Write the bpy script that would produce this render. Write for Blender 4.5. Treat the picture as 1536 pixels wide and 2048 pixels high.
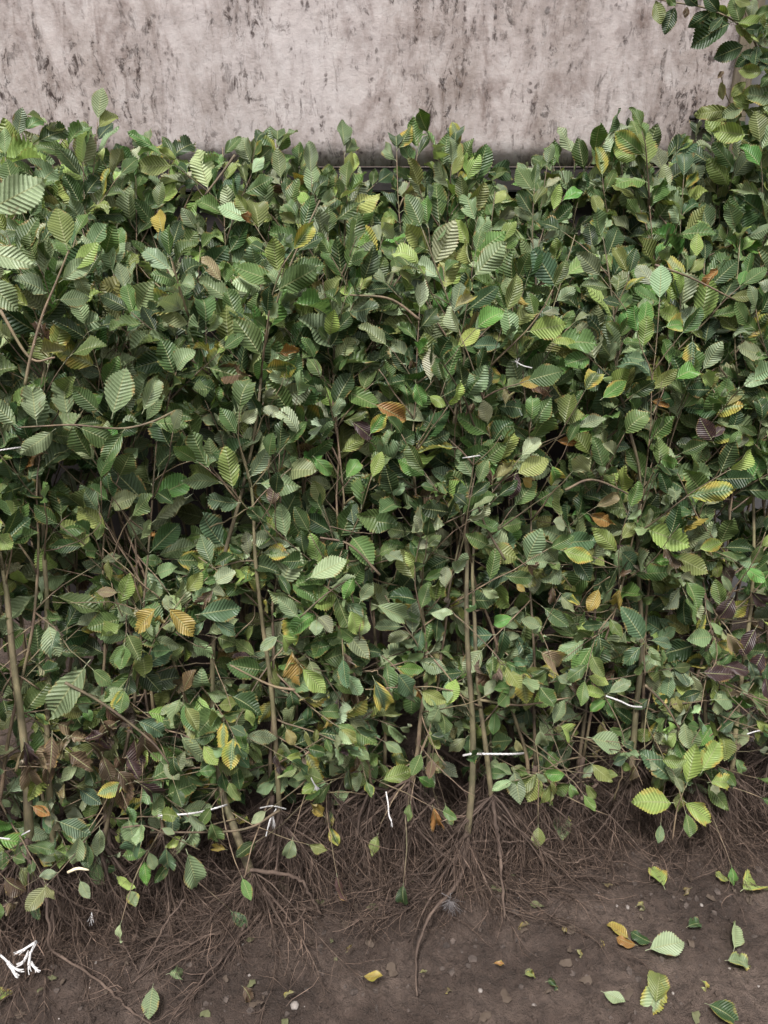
import bpy, math, random
import numpy as np
from mathutils import Vector, Matrix

for o in list(bpy.data.objects):
    bpy.data.objects.remove(o)
rnd = random.Random(11)
npr = np.random.RandomState(5)
SC = bpy.context.scene
COL = SC.collection
V = Vector

# ------------------------------------------------------------------ camera
CAMZ, PITCH, FPX = 1.36, math.radians(25), 1607.0
cd = bpy.data.cameras.new('camera')
cam = bpy.data.objects.new('camera', cd)
COL.objects.link(cam)
cam.location = (0, 0, CAMZ)
cam.rotation_euler = (math.radians(90) - PITCH, 0, 0)
cd.sensor_fit = 'VERTICAL'
cd.sensor_height = 24
cd.lens = FPX * 24 / 2048
cd.clip_start, cd.clip_end = 0.02, 200
SC.camera = cam

# ------------------------------------------------------------------ light: overcast daylight
SUN_EL, SUN_AZ = math.radians(64), math.radians(-28)   # azimuth from the camera's back, towards its left
w = bpy.data.worlds.new('World')
SC.world = w
w.use_nodes = True
nt = w.node_tree
nt.nodes.clear()
sky = nt.nodes.new('ShaderNodeTexSky')
sky.sky_type = 'NISHITA'
sky.sun_disc = False
sky.sun_elevation = SUN_EL
sky.sun_rotation = math.radians(180) + SUN_AZ
sky.dust_density = 5
sky.ozone_density = 0.6
hs = nt.nodes.new('ShaderNodeHueSaturation')
hs.inputs['Saturation'].default_value = 0.10
bg = nt.nodes.new('ShaderNodeBackground')
bg.inputs['Strength'].default_value = 0.05
wo = nt.nodes.new('ShaderNodeOutputWorld')
nt.links.new(sky.outputs[0], hs.inputs['Color'])
nt.links.new(hs.outputs[0], bg.inputs['Color'])
nt.links.new(bg.outputs[0], wo.inputs['Surface'])
sd = bpy.data.lights.new('sun', 'SUN')
sd.energy = 1.5
sd.angle = math.radians(11)
sd.color = (1.0, 0.975, 0.94)
sun = bpy.data.objects.new('sun', sd)
COL.objects.link(sun)
sdir = V((math.sin(SUN_AZ) * math.cos(SUN_EL), -math.cos(SUN_AZ) * math.cos(SUN_EL), math.sin(SUN_EL)))
sun.rotation_euler = sdir.to_track_quat('Z', 'Y').to_euler()
SC.view_settings.view_transform = 'Standard'
SC.view_settings.look = 'None'
SC.view_settings.gamma = 1
SC.view_settings.use_curve_mapping = False
SC.view_settings.exposure = 2.05
SC.render.engine = 'CYCLES'
SC.cycles.max_bounces = 6
SC.cycles.diffuse_bounces = 4
SC.cycles.glossy_bounces = 2
SC.cycles.transmission_bounces = 3
SC.cycles.use_denoising = True

# ------------------------------------------------------------------ pixel of the photograph -> place in the world
FW = V((0, math.cos(PITCH), -math.sin(PITCH)))
UP = V((0, math.sin(PITCH), math.cos(PITCH)))
LEAN, SKEW, BASE = 0.33, 0.20, 1.15
def ray(px, py):
    return FW + V((1, 0, 0)) * ((px - 768) / FPX) + UP * ((1024 - py) / FPX)
def on_face(px, py, off=0.0):            # the leaning front face of the plants, off metres in front of it
    d = ray(px, py)
    t = (BASE - off + LEAN * CAMZ) / (d.y - SKEW * d.x - LEAN * d.z)
    return V((0, 0, CAMZ)) + d * t
def on_ground(px, py, z=0.0):
    d = ray(px, py)
    return V((0, 0, CAMZ)) + d * ((z - CAMZ) / d.z)
def on_y(px, py, y):
    d = ray(px, py)
    return V((0, 0, CAMZ)) + d * (y / d.y)
def face_y(x, z):
    return BASE + SKEW * x + LEAN * z

# ------------------------------------------------------------------ node helpers
class N:
    def __init__(s, name):
        s.m = bpy.data.materials.new(name)
        s.m.use_nodes = True
        s.t = s.m.node_tree
        s.b = s.t.nodes['Principled BSDF']
        s.out = s.t.nodes['Material Output']
    def n(s, typ, **kw):
        x = s.t.nodes.new('ShaderNode' + typ)
        for k, v in kw.items():
            setattr(x, k, v)
        return x
    def link(s, a, b):
        s.t.links.new(a, b)
    def put(s, sock, v):
        if hasattr(v, 'is_output'):
            s.link(v, sock)
        else:
            sock.default_value = v
    def math(s, op, a, b=0.5, clamp=False):
        x = s.n('Math', operation=op, use_clamp=clamp)
        s.put(x.inputs[0], a)
        s.put(x.inputs[1], b)
        return x.outputs[0]
    def mix(s, f, a, b, mode='MIX'):
        x = s.n('Mix', data_type='RGBA', blend_type=mode)
        s.put(x.inputs[0], f)
        s.put(x.inputs[6], a)
        s.put(x.inputs[7], b)
        return x.outputs[2]
    def noise(s, vec, scale, detail=4, rough=0.55, dist=0.0):
        x = s.n('TexNoise')
        if vec is not None:
            s.link(vec, x.inputs['Vector'])
        x.inputs['Scale'].default_value = scale
        x.inputs['Detail'].default_value = detail
        x.inputs['Roughness'].default_value = rough
        x.inputs['Distortion'].default_value = dist
        return x.outputs['Fac']
    def ramp(s, f, stops):
        x = s.n('ValToRGB')
        e = x.color_ramp.elements
        while len(e) < len(stops):
            e.new(0.5)
        for i, (p, c) in enumerate(stops):
            e[i].position = p
            e[i].color = c if isinstance(c, tuple) and len(c) == 4 else ((c, c, c, 1) if not isinstance(c, tuple) else (*c, 1))
        s.link(f, x.inputs[0])
        return x.outputs[0]
    def mapping(s, src, scale=(1, 1, 1), loc=(0, 0, 0)):
        x = s.n('Mapping')
        s.link(src, x.inputs[0])
        x.inputs['Scale'].default_value = scale
        x.inputs['Location'].default_value = loc
        return x.outputs[0]
    def bump(s, h, strength, dist=0.01):
        x = s.n('Bump')
        x.inputs['Strength'].default_value = strength
        x.inputs['Distance'].default_value = dist
        s.link(h, x.inputs['Height'])
        s.link(x.outputs[0], s.b.inputs['Normal'])
        return x.outputs[0]

def leaf_material():
    k = N('hornbeam_leaf')
    oi = k.n('ObjectInfo')
    uv = k.n('UVMap').outputs[0]
    tc = k.n('TexCoord').outputs['Object']
    sx = k.n('SeparateXYZ')
    k.link(uv, sx.inputs[0])
    u, v = sx.outputs[0], sx.outputs[1]
    av = k.math('ABSOLUTE', k.math('SUBTRACT', v, 0.5))            # 0 at midrib, 0.5 at the margin
    off = k.n('VectorMath', operation='ADD')
    k.link(tc, off.inputs[0])
    cmb = k.n('CombineXYZ')
    r10 = k.math('MULTIPLY', oi.outputs['Random'], 37.0)
    for i in range(3):
        k.link(r10, cmb.inputs[i])
    k.link(cmb.outputs[0], off.inputs[1])
    P = off.outputs[0]
    # side veins: the mesh stations follow them, eleven a side
    ph = k.math('MULTIPLY', u, 12 * 2 * math.pi)
    wv = k.math('COSINE', ph)
    vein = k.ramp(k.math('MULTIPLY_ADD', wv, 0.5), [(0.0, 0.0), (1.0, 1.0)])
    ma = k.n('Math', operation='MULTIPLY_ADD')
    k.link(wv, ma.inputs[0]); ma.inputs[1].default_value = 0.5; ma.inputs[2].default_value = 0.5
    stripe = ma.outputs[0]
    thin = k.math('POWER', stripe, 5.0)
    rib = k.ramp(av, [(0.012, 1.0), (0.035, 0.0)])
    n1 = k.noise(P, 3.0, 4)
    n2 = k.noise(P, 16.0, 5, 0.65)
    base = oi.outputs['Color']
    # yellowing from the margin inwards, the share of it in the object colour's alpha
    edge = k.math('ADD', k.math('MULTIPLY', av, 1.5), k.math('MULTIPLY', n1, 0.9))
    edge = k.math('ADD', edge, k.math('MULTIPLY', oi.outputs['Alpha'], 1.1))
    em = k.ramp(k.math('SUBTRACT', edge, 1.15), [(0.0, 0.0), (0.32, 1.0)])
    yellow = k.mix(k.ramp(n1, [(0.35, 0.0), (0.7, 1.0)]), (0.26, 0.28, 0.06, 1), (0.32, 0.22, 0.05, 1))
    c = k.mix(em, base, yellow)
    # tone over the blade
    c = k.mix(k.ramp(n1, [(0.3, 0.55), (0.7, 0.0)]), c, k.mix(1.0, c, (0.62, 0.66, 0.60, 1), 'MULTIPLY'))
    c = k.mix(k.math('MULTIPLY', thin, k.math('MULTIPLY', k.math('ADD', 0.25, n1), k.math('ADD', 0.15, k.math('MULTIPLY', oi.outputs['Random'], 0.5)))), c, k.mix(1.0, c, (1.75, 1.65, 1.9, 1), 'MULTIPLY'))
    c = k.mix(k.math('MULTIPLY', k.math('SUBTRACT', 1.0, stripe), 0.28), c, k.mix(1.0, c, (0.6, 0.66, 0.6, 1), 'MULTIPLY'))
    c = k.mix(k.math('MULTIPLY', rib, 0.75), c, (0.22, 0.23, 0.11, 1))
    # brown specks and dry margins
    sp = k.ramp(n2, [(0.66, 0.0), (0.74, 1.0)])
    nb1 = k.noise(P, 5.5, 5, 0.7, 0.6)
    blotch = k.math('MULTIPLY', k.ramp(nb1, [(0.60, 0.0), (0.68, 1.0)]), k.ramp(oi.outputs['Random'], [(0.55, 0.0), (0.7, 0.6)]))
    c = k.mix(blotch, c, (0.10, 0.062, 0.028, 1))
    c = k.mix(k.math('MULTIPLY', sp, 0.75), c, (0.075, 0.045, 0.022, 1))
    dry = k.math('MULTIPLY', k.ramp(av, [(0.40, 0.0), (0.5, 1.0)]), k.ramp(n1, [(0.55, 0.0), (0.62, 0.8)]))
    c = k.mix(dry, c, (0.16, 0.095, 0.045, 1))
    # the underside of the blade is paler and greyer
    geo = k.n('NewGeometry')
    hsv = k.n('HueSaturation')
    hsv.inputs['Saturation'].default_value = 0.72
    hsv.inputs['Value'].default_value = 1.45
    k.link(c, hsv.inputs['Color'])
    c = k.mix(geo.outputs['Backfacing'], c, hsv.outputs[0])
    k.link(c, k.b.inputs['Base Color'])
    k.b.inputs['Roughness'].default_value = 0.40
    k.b.inputs['Specular IOR Level'].default_value = 0.27
    h = k.math('ADD', k.math('MULTIPLY', stripe, 0.8), k.math('MULTIPLY', n2, 0.5))
    nb = k.bump(h, 0.35, 0.02)
    tr = k.n('BsdfTranslucent')
    k.link(k.mix(1.0, c, (1.5, 1.7, 0.8, 1), 'MULTIPLY'), tr.inputs[0])
    mx = k.n('MixShader')
    mx.inputs[0].default_value = 0.17
    k.link(k.b.outputs[0], mx.inputs[1])
    k.link(tr.outputs[0], mx.inputs[2])
    k.link(mx.outputs[0], k.out.inputs[0])
    return k.m

def bark_material(name, a, b, scale=60, rough=0.75):
    k = N(name)
    tc = k.n('TexCoord').outputs['Object']
    oi = k.n('ObjectInfo')
    p = k.mapping(tc, (1, 1, 0.35))
    n1 = k.noise(p, scale, 5, 0.6)
    n2 = k.noise(tc, scale * 0.25, 3)
    c = k.mix(k.ramp(n1, [(0.35, 0.0), (0.65, 1.0)]), (*a, 1), (*b, 1))
    c = k.mix(k.ramp(n2, [(0.4, 0.0), (0.75, 0.6)]), c, (0.09, 0.10, 0.035, 1))
    hsv = k.n('HueSaturation')
    k.link(c, hsv.inputs['Color'])
    k.link(k.math('ADD', 0.7, k.math('MULTIPLY', oi.outputs['Random'], 0.6)), hsv.inputs['Value'])
    k.link(hsv.outputs[0], k.b.inputs['Base Color'])
    k.b.inputs['Roughness'].default_value = rough
    k.bump(n1, 0.5, 0.003)
    return k.m

def root_material():
    k = N('root_bark')
    tc = k.n('TexCoord').outputs['Object']
    n1 = k.noise(tc, 45, 5, 0.65)
    n2 = k.noise(tc, 9, 3)
    gi = k.n('NewGeometry').outputs['Random Per Island']
    c = k.ramp(n1, [(0.3, (0.066, 0.045, 0.035)), (0.55, (0.122, 0.086, 0.067)), (0.75, (0.225, 0.162, 0.127))])
    c = k.mix(k.ramp(n2, [(0.35, 0.7), (0.6, 0.0)]), c, (0.07, 0.05, 0.042, 1))
    c = k.mix(1.0, c, k.ramp(gi, [(0.0, (0.30, 0.29, 0.30)), (0.55, (0.66, 0.66, 0.66)), (0.85, (1.1, 1.08, 1.06)), (1.0, (2.0, 1.95, 1.9))]), 'MULTIPLY')  # random tone per strand, its ends painting in shadowed and lit roots
    k.link(c, k.b.inputs['Base Color'])
    k.b.inputs['Roughness'].default_value = 0.85
    k.b.inputs['Specular IOR Level'].default_value = 0.2
    k.bump(n1, 0.5, 0.003)
    return k.m

def soil_material():
    k = N('damp_soil')
    g = k.n('NewGeometry').outputs['Position']
    n1 = k.noise(g, 5, 6, 0.6)
    n2 = k.noise(g, 60, 6, 0.7)
    n3 = k.noise(g, 240, 4, 0.6)
    c = k.ramp(n1, [(0.3, (0.024, 0.0155, 0.0120)), (0.48, (0.066, 0.046, 0.037)), (0.68, (0.135, 0.099, 0.081))])
    c = k.mix(k.ramp(n2, [(0.35, 0.65), (0.6, 0.0)]), c, (0.035, 0.026, 0.022, 1))
    c = k.mix(k.ramp(n3, [(0.64, 0.0), (0.78, 0.5)]), c, (0.14, 0.11, 0.095, 1))
    k.link(c, k.b.inputs['Base Color'])
    k.b.inputs['Roughness'].default_value = 0.9
    k.b.inputs['Specular IOR Level'].default_value = 0.25
    h = k.math('ADD', n2, k.math('MULTIPLY', n3, 0.4))
    k.bump(h, 1.0, 0.012)
    return k.m

def wall_material():
    k = N('stained_white_wall')
    g = k.n('NewGeometry').outputs['Position']
    st = k.mapping(g, (8, 1, 2.3))                   # long runs down the sheet
    st2 = k.mapping(g, (26, 1, 8.5))
    st3 = k.mapping(g, (48, 1, 26))
    big = k.noise(k.mapping(g, (1.6, 1, 1.1), (0.3, 0, 0.2)), 1.6, 4, 0.6)
    run = k.noise(st, 1.0, 5, 0.62, 1.1)
    run2 = k.noise(st2, 1.0, 7, 0.72, 1.0)
    fleck = k.noise(st3, 1.0, 5, 0.75, 0.6)
    fine = k.noise(g, 90, 5, 0.7)
    blot = k.noise(g, 16, 6, 0.65)
    c = k.ramp(blot, [(0.3, (0.44, 0.398, 0.388)), (0.5, (0.375, 0.325, 0.312)), (0.72, (0.245, 0.205, 0.195))])
    c = k.mix(k.ramp(big, [(0.42, 0.0), (0.66, 0.55)]), c, (0.46, 0.422, 0.425, 1))
    # tan washes
    wash = k.math('MULTIPLY', k.ramp(run, [(0.42, 0.0), (0.66, 1.0)]), k.ramp(blot, [(0.3, 0.55), (0.6, 1.0)]))
    c = k.mix(k.math('MULTIPLY', wash, 0.66), c, (0.155, 0.117, 0.098, 1))
    # brown runs
    m2 = k.math('MULTIPLY', k.ramp(run2, [(0.52, 0.0), (0.66, 1.0)]), k.ramp(run, [(0.40, 0.1), (0.58, 1.0)]))
    c = k.mix(k.math('MULTIPLY', m2, 0.70), c, (0.085, 0.056, 0.044, 1))
    soft = k.noise(k.mapping(g, (13, 1, 5.5), (3.1, 0, 1.7)), 1.0, 6, 0.62, 0.8)
    c = k.mix(k.math('MULTIPLY', k.ramp(soft, [(0.53, 0.0), (0.70, 0.85)]), k.ramp(big, [(0.35, 1.0), (0.62, 0.35)])), c, (0.115, 0.075, 0.062, 1))
    patch = k.ramp(k.noise(g, 3.3, 4, 0.6, 0.8), [(0.36, 0.35), (0.54, 1.0)])
    # dark flecks of mould in those runs
    zz = k.n('SeparateXYZ'); k.link(g, zz.inputs[0])
    zr = k.n('MapRange')
    k.link(zz.outputs[2], zr.inputs[0])
    zr.inputs[1].default_value = 1.3; zr.inputs[2].default_value = 1.95
    zr.inputs[3].default_value = 1.0; zr.inputs[4].default_value = 0.7
    m3 = k.math('MULTIPLY', k.ramp(fleck, [(0.525, 0.0), (0.575, 1.0)]), k.ramp(k.math('ADD', k.math('MULTIPLY', run2, 0.7), k.math('MULTIPLY', run, 0.5)), [(0.56, 0.0), (0.68, 1.0)]))
    c = k.mix(k.math('MULTIPLY', k.math('MULTIPLY', m3, zr.outputs[0]), patch), c, (0.026, 0.016, 0.014, 1))
    vo = k.n('TexVoronoi')
    dm = k.n('VectorMath', operation='ADD')
    k.link(k.mapping(g, (62, 1, 46)), dm.inputs[0])
    nz = k.n('TexNoise'); nz.inputs['Scale'].default_value = 45; k.link(g, nz.inputs['Vector'])
    k.link(nz.outputs['Color'], dm.inputs[1])
    k.link(dm.outputs[0], vo.inputs['Vector'])
    vo.inputs['Scale'].default_value = 1.0
    spot = k.math('MULTIPLY', k.ramp(vo.outputs['Distance'], [(0.22, 1.0), (0.36, 0.0)]), k.ramp(k.math('ADD', k.math('MULTIPLY', run2, 0.6), k.math('MULTIPLY', blot, 0.5)), [(0.56, 0.0), (0.64, 1.0)]))
    c = k.mix(k.math('MULTIPLY', spot, k.math('ADD', 0.3, k.math('MULTIPLY', patch, 0.5))), c, (0.035, 0.022, 0.020, 1))
    c = k.mix(k.ramp(fine, [(0.5, 0.0), (0.8, 0.35)]), c, (0.42, 0.40, 0.40, 1))
    k.link(c, k.b.inputs['Base Color'])
    k.b.inputs['Roughness'].default_value = 0.8
    k.b.inputs['Specular IOR Level'].default_value = 0.25
    k.bump(k.math('ADD', k.math('MULTIPLY', blot, 1.0), k.math('MULTIPLY', fine, 0.35)), 0.55, 0.006)
    return k.m

def plain(name, a, b, scale=20, rough=0.6, bump=0.3, metal=0.0, stretch=(1, 1, 1)):
    k = N(name)
    tc = k.n('TexCoord').outputs['Object']
    n1 = k.noise(k.mapping(tc, stretch), scale, 5, 0.65)
    k.link(k.ramp(n1, [(0.3, a), (0.7, b)]), k.b.inputs['Base Color'])
    k.b.inputs['Roughness'].default_value = rough
    k.b.inputs['Metallic'].default_value = metal
    k.bump(n1, bump, 0.004)
    return k.m

M_LEAF = leaf_material()
M_STEM = bark_material('olive_young_bark', (0.065, 0.050, 0.030), (0.165, 0.130, 0.075))
M_TWIG = bark_material('brown_twig_bark', (0.065, 0.042, 0.030), (0.17, 0.115, 0.075))
M_ROOT = root_material()
M_SOIL = soil_material()
M_WALL = wall_material()
M_TWINE = plain('white_twine', (0.38, 0.36, 0.35), (0.62, 0.60, 0.60), 300, 0.5, 0.5)
M_TIMBER = plain('weathered_timber', (0.055, 0.042, 0.028), (0.15, 0.12, 0.08), 14, 0.8, 0.6, stretch=(6, 6, 0.6))
M_DARK = plain('timber_and_gap_shade', (0.010, 0.008, 0.0075), (0.024, 0.018, 0.017), 30, 0.8, 0.5)  # block timber; near-black also stands for shade in the gap under the sheet
M_GREY = plain('grey_boarding', (0.10, 0.10, 0.10), (0.17, 0.16, 0.16), 6, 0.7, 0.3, stretch=(1, 1, 0.2))
M_PIPE = plain('white_pipe', (0.55, 0.55, 0.57), (0.74, 0.74, 0.77), 6, 0.3, 0.05)
M_CRUMB = plain('soil_crumb', (0.024, 0.017, 0.014), (0.085, 0.064, 0.054), 60, 0.95, 0.6)
M_STONE = plain('pale_stone', (0.13, 0.11, 0.10), (0.24, 0.21, 0.19), 60, 0.8, 0.4)
M_WEB = plain('grey_fibre', (0.14, 0.125, 0.125), (0.24, 0.22, 0.22), 60, 0.9, 0.1)

# ------------------------------------------------------------------ object helpers
def mesh(name, vs, fs, mat, smooth=True, uvs=None):
    me = bpy.data.meshes.new(name)
    me.from_pydata([tuple(v) for v in vs], [], fs)
    if smooth:
        me.polygons.foreach_set('use_smooth', [True] * len(me.polygons))
    if uvs is not None:
        l = me.uv_layers.new(name='UVMap')
        idx = np.empty(len(me.loops), dtype=np.int32)
        me.loops.foreach_get('vertex_index', idx)
        l.data.foreach_set('uv', np.asarray(uvs, dtype=np.float32)[idx].ravel())
    me.materials.append(mat)
    me.update()
    return me
def link(name, me, parent=None, loc=None):
    o = bpy.data.objects.new(name, me)
    COL.objects.link(o)
    if parent is not None:
        o.parent = parent
    if loc is not None:
        o.location = loc
    return o
def tag(o, label=None, cat=None, group=None, kind=None):
    for k_, v_ in (('label', label), ('category', cat), ('group', group), ('kind', kind)):
        if v_:
            o[k_] = v_
    return o
def empty(name, loc):
    o = bpy.data.objects.new(name, None)
    COL.objects.link(o)
    o.empty_display_size = 0.03
    o.location = loc
    return o

def tube_data(paths, sides=6, caps=False):
    """paths: list of (points, radii) -> verts, faces"""
    vs, fs = [], []
    for pts, rad in paths:
        n = len(pts)
        b0 = len(vs)
        pts = [V(p) for p in pts]
        ref = V((0.31, 0.86, 0.4)).normalized()
        for i in range(n):
            t = (pts[min(i + 1, n - 1)] - pts[max(i - 1, 0)])
            if t.length < 1e-9:
                t = V((0, 0, 1))
            t.normalize()
            if abs(t.dot(ref)) > 0.95:
                ref = V((0.9, -0.2, 0.38)).normalized()
            a = t.cross(ref).normalized()
            b = t.cross(a)
            r = rad[i] if hasattr(rad, '__len__') else rad
            for s in range(sides):
                an = 2 * math.pi * s / sides
                vs.append(pts[i] + (a * math.cos(an) + b * math.sin(an)) * r)
        for i in range(n - 1):
            for s in range(sides):
                s2 = (s + 1) % sides
                fs.append((b0 + i * sides + s, b0 + i * sides + s2, b0 + (i + 1) * sides + s2, b0 + (i + 1) * sides + s))
        if caps:
            fs.append(tuple(b0 + s for s in range(sides))[::-1])
            fs.append(tuple(b0 + (n - 1) * sides + s for s in range(sides)))
    return vs, fs
def tube_obj(name, paths, mat, parent=None, sides=6, caps=True, origin=None):
    vs, fs = tube_data(paths, sides, caps)
    if origin is not None:
        vs = [v - V(origin) for v in vs]
    return link(name, mesh(name, vs, fs, mat), parent)
def smooth_path(pts, n):
    """Catmull-Rom through pts, n samples"""
    pts = [V(p) for p in pts]
    if len(pts) == 2:
        return [pts[0].lerp(pts[1], i / (n - 1)) for i in range(n)]
    P_ = [pts[0] * 2 - pts[1]] + pts + [pts[-1] * 2 - pts[-2]]
    out = []
    for i in range(n):
        t = i / (n - 1) * (len(pts) - 1)
        k = min(int(t), len(pts) - 2)
        f = t - k
        a, b, c, d = P_[k:k + 4]
        out.append(0.5 * ((2 * b) + (c - a) * f + (2 * a - 5 * b + 4 * c - d) * f * f + (3 * b - a - 3 * c + d) * f ** 3))
    return out
def box_data(x0, x1, y0, y1, z0, z1):
    vs = [(x, y, z) for x in (x0, x1) for y in (y0, y1) for z in (z0, z1)]
    fs = [(0, 1, 3, 2), (4, 6, 7, 5), (0, 4, 5, 1), (2, 3, 7, 6), (0, 2, 6, 4), (1, 5, 7, 3)]
    return vs, fs
def box(name, b, mat, parent=None, bevel=0.002):
    vs, fs = box_data(*b)
    o = link(name, mesh(name, vs, fs, mat, smooth=False), parent)
    if bevel:
        m = o.modifiers.new('bevel', 'BEVEL')
        m.width = bevel
        m.segments = 2
    return o

# ------------------------------------------------------------------ hornbeam leaf blades: pleated along the side veins, toothed margin
NV = 12
def leaf_mesh(seed, W=0.31, fold=0.25, droop=0.25, cup=0.0, wave=0.03, twist=0.0, curl=0.0, pleat=0.0115, torn=0.0):
    r = random.Random(seed)
    S = NV * 2 + 1
    vs, uvs, fs = [], [], []
    p0 = r.uniform(0, 6)
    pet = 0.13
    cols = (-1, -0.52, 0, 0.52, 1)
    for i in range(S):
        u = i / (S - 1)
        wu = W * (max(u, 0.004) ** 0.48) * (max(1 - u, 0.0) ** 0.98) * 2.54 * 0.93
        for c in cols:
            ac = abs(c)
            x = u + 0.26 * ac * (wu / (W * 1.04)) * (1 - 0.55 * u)
            wv = wu
            if ac == 1:
                wv *= (1.05 if i % 2 == 0 else 0.955) * (1 + r.uniform(-0.02, 0.02))
                x += 0.014 if i % 2 == 0 else -0.006
                if torn and r.random() < torn:
                    wv *= r.uniform(0.55, 0.9)
            y = c * wv
            z = (pleat if i % 2 == 0 else -pleat) * (0.25 + ac if ac < 1 else 0.9) * min(1, wu / W * 1.2) if ac > 0 else 0.0
            z += fold * abs(y)
            z += cup * (y * y) * 4
            z += wave * math.sin(u * 9 + p0 + (2 if c > 0 else 0)) * ac
            # bend along the length
            ang = -droop * x * 1.6
            if curl:
                ang -= curl * x * x
            R = 1.0
            xx = (math.sin(ang) / ang * x) if abs(ang) > 1e-4 else x
            zz = ((1 - math.cos(ang)) / ang * x) if abs(ang) > 1e-4 else 0
            X = xx - z * math.sin(ang)
            Z = zz + z * math.cos(ang)
            tw = twist * x
            y2 = y * math.cos(tw) - 0 * Z
            Z2 = Z + y * math.sin(tw)
            vs.append((pet + X, y2, Z2))
            uvs.append((u, 0.5 + 0.5 * c))
    for i in range(S - 1):
        for j in range(4):
            a = i * 5 + j
            fs.append((a, a + 5, a + 6, a + 1))
    # stalk
    b = len(vs)
    pw = 0.010
    for x, zc in ((-0.005, -0.012), (pet * 0.5, 0.004), (pet + 0.02, 0.0)):
        for y, z in ((-pw, 0), (pw, 0), (0, 0.014)):
            vs.append((x, y, z + zc))
            uvs.append((0.5, 0.5))
    for i in range(2):
        for s in range(3):
            s2 = (s + 1) % 3
            fs.append((b + i * 3 + s, b + (i + 1) * 3 + s, b + (i + 1) * 3 + s2, b + i * 3 + s2))
    return mesh('leaf', vs, fs, M_LEAF, True, uvs)

LEAVES = [
    leaf_mesh(1, 0.30, 0.22, 0.15),
    leaf_mesh(2, 0.33, 0.42, 0.35, wave=0.06),
    leaf_mesh(3, 0.27, 0.15, -0.20, wave=0.03),
    leaf_mesh(4, 0.30, 0.60, 0.25, twist=0.5, wave=0.05),
    leaf_mesh(5, 0.34, 0.22, 0.65, cup=0.3, wave=0.04),
    leaf_mesh(6, 0.28, 0.50, 0.15, twist=-0.7, wave=0.06),
    leaf_mesh(7, 0.32, -0.20, 0.50, wave=0.05),
    leaf_mesh(8, 0.30, 0.30, 0.05, cup=-0.4, wave=0.08),
    leaf_mesh(9, 0.26, 0.85, 0.40, wave=0.07, twist=0.4),
    leaf_mesh(10, 0.33, 0.10, 0.20, wave=0.03, pleat=0.009),
    leaf_mesh(11, 0.31, 0.3, 0.9, wave=0.06, curl=0.6),
    leaf_mesh(12, 0.31, 0.45, -0.45, wave=0.06, twist=-0.3),
    leaf_mesh(13, 0.25, 0.30, 0.30, wave=0.05, pleat=0.018),
    leaf_mesh(14, 0.29, 0.55, 0.10, wave=0.07, pleat=0.020, torn=0.08),
    leaf_mesh(15, 0.33, 0.35, 0.50, wave=0.09, twist=0.6, torn=0.10),
    leaf_mesh(16, 0.30, -0.35, -0.20, wave=0.08, twist=-0.5, pleat=0.017),
]
CURLED = [
    leaf_mesh(21, 0.26, 0.9, 0.9, wave=0.10, curl=1.0, twist=0.9, torn=0.25),
    leaf_mesh(22, 0.28, 1.2, 0.3, wave=0.12, curl=-1.4, twist=-0.9, torn=0.3),
    leaf_mesh(23, 0.30, -0.8, 1.4, wave=0.12, cup=0.6, twist=0.5, torn=0.3),
    leaf_mesh(24, 0.25, 1.1, -0.8, wave=0.14, twist=1.3, torn=0.3),
    leaf_mesh(25, 0.27, 1.5, 0.5, wave=0.10, twist=0.3, torn=0.2),
]
BIG = leaf_mesh(40, 0.26, 0.15, 0.25, wave=0.05, pleat=0.0028)
FLAT = [LEAVES[12], LEAVES[2], LEAVES[0]]

PAL = dict(
    deep=(0.031, 0.056, 0.020), mid=(0.074, 0.116, 0.038), sage=(0.152, 0.192, 0.100), olive=(0.132, 0.156, 0.048),
    lime=(0.20, 0.26, 0.075), fresh=(0.090, 0.18, 0.045), pale=(0.25, 0.30, 0.17), bluish=(0.065, 0.105, 0.055),
    yellow=(0.25, 0.185, 0.050), orange=(0.22, 0.11, 0.035), brown=(0.085, 0.055, 0.035), plum=(0.045, 0.026, 0.026),
    straw=(0.20, 0.18, 0.085), tan=(0.17, 0.125, 0.075))
def jitter(c, r, j=0.22):
    f = 1 + r.uniform(-j, j) * 1.3
    return tuple(max(0.005, x * f * (1 + r.uniform(-j, j) * 0.5)) for x in c)
def pick_colour(z, r, bright=0.0):
    """hues of a height above the soil: rich green tops, duller and browner below"""
    low = max(0.0, min(1.0, (0.85 - z) / 0.6))
    high = max(0.0, min(1.0, (z - 1.05) / 0.2))  # the paler mix up here paints in light falling on the tops
    wts = [('deep', 2.8 - low - high), ('mid', 4.6 - low * 1.6), ('sage', 2.4 + low * 1.4), ('olive', 0.9 + low * 1.0), ('bluish', 0.5),
           ('lime', 0.60 + 0.9 * high), ('fresh', 0.42), ('pale', 0.60 + 0.5 * high), ('yellow', 0.02 + 0.07 * low), ('orange', 0.02 + 0.04 * low),
           ('brown', 0.06 + 0.7 * low), ('plum', 0.03 + 0.25 * low), ('straw', 0.05 + 0.2 * low)]
    t = r.uniform(0, sum(x[1] for x in wts))
    for n_, w_ in wts:
        t -= w_
        if t <= 0:
            break
    al = 0.0
    q = r.random()
    if n_ in ('mid', 'olive', 'fresh', 'sage') and q < 0.04 + 0.04 * low:
        al = r.uniform(0.2, 0.7)
    return n_, (*jitter(PAL[n_], r), al)

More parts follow.
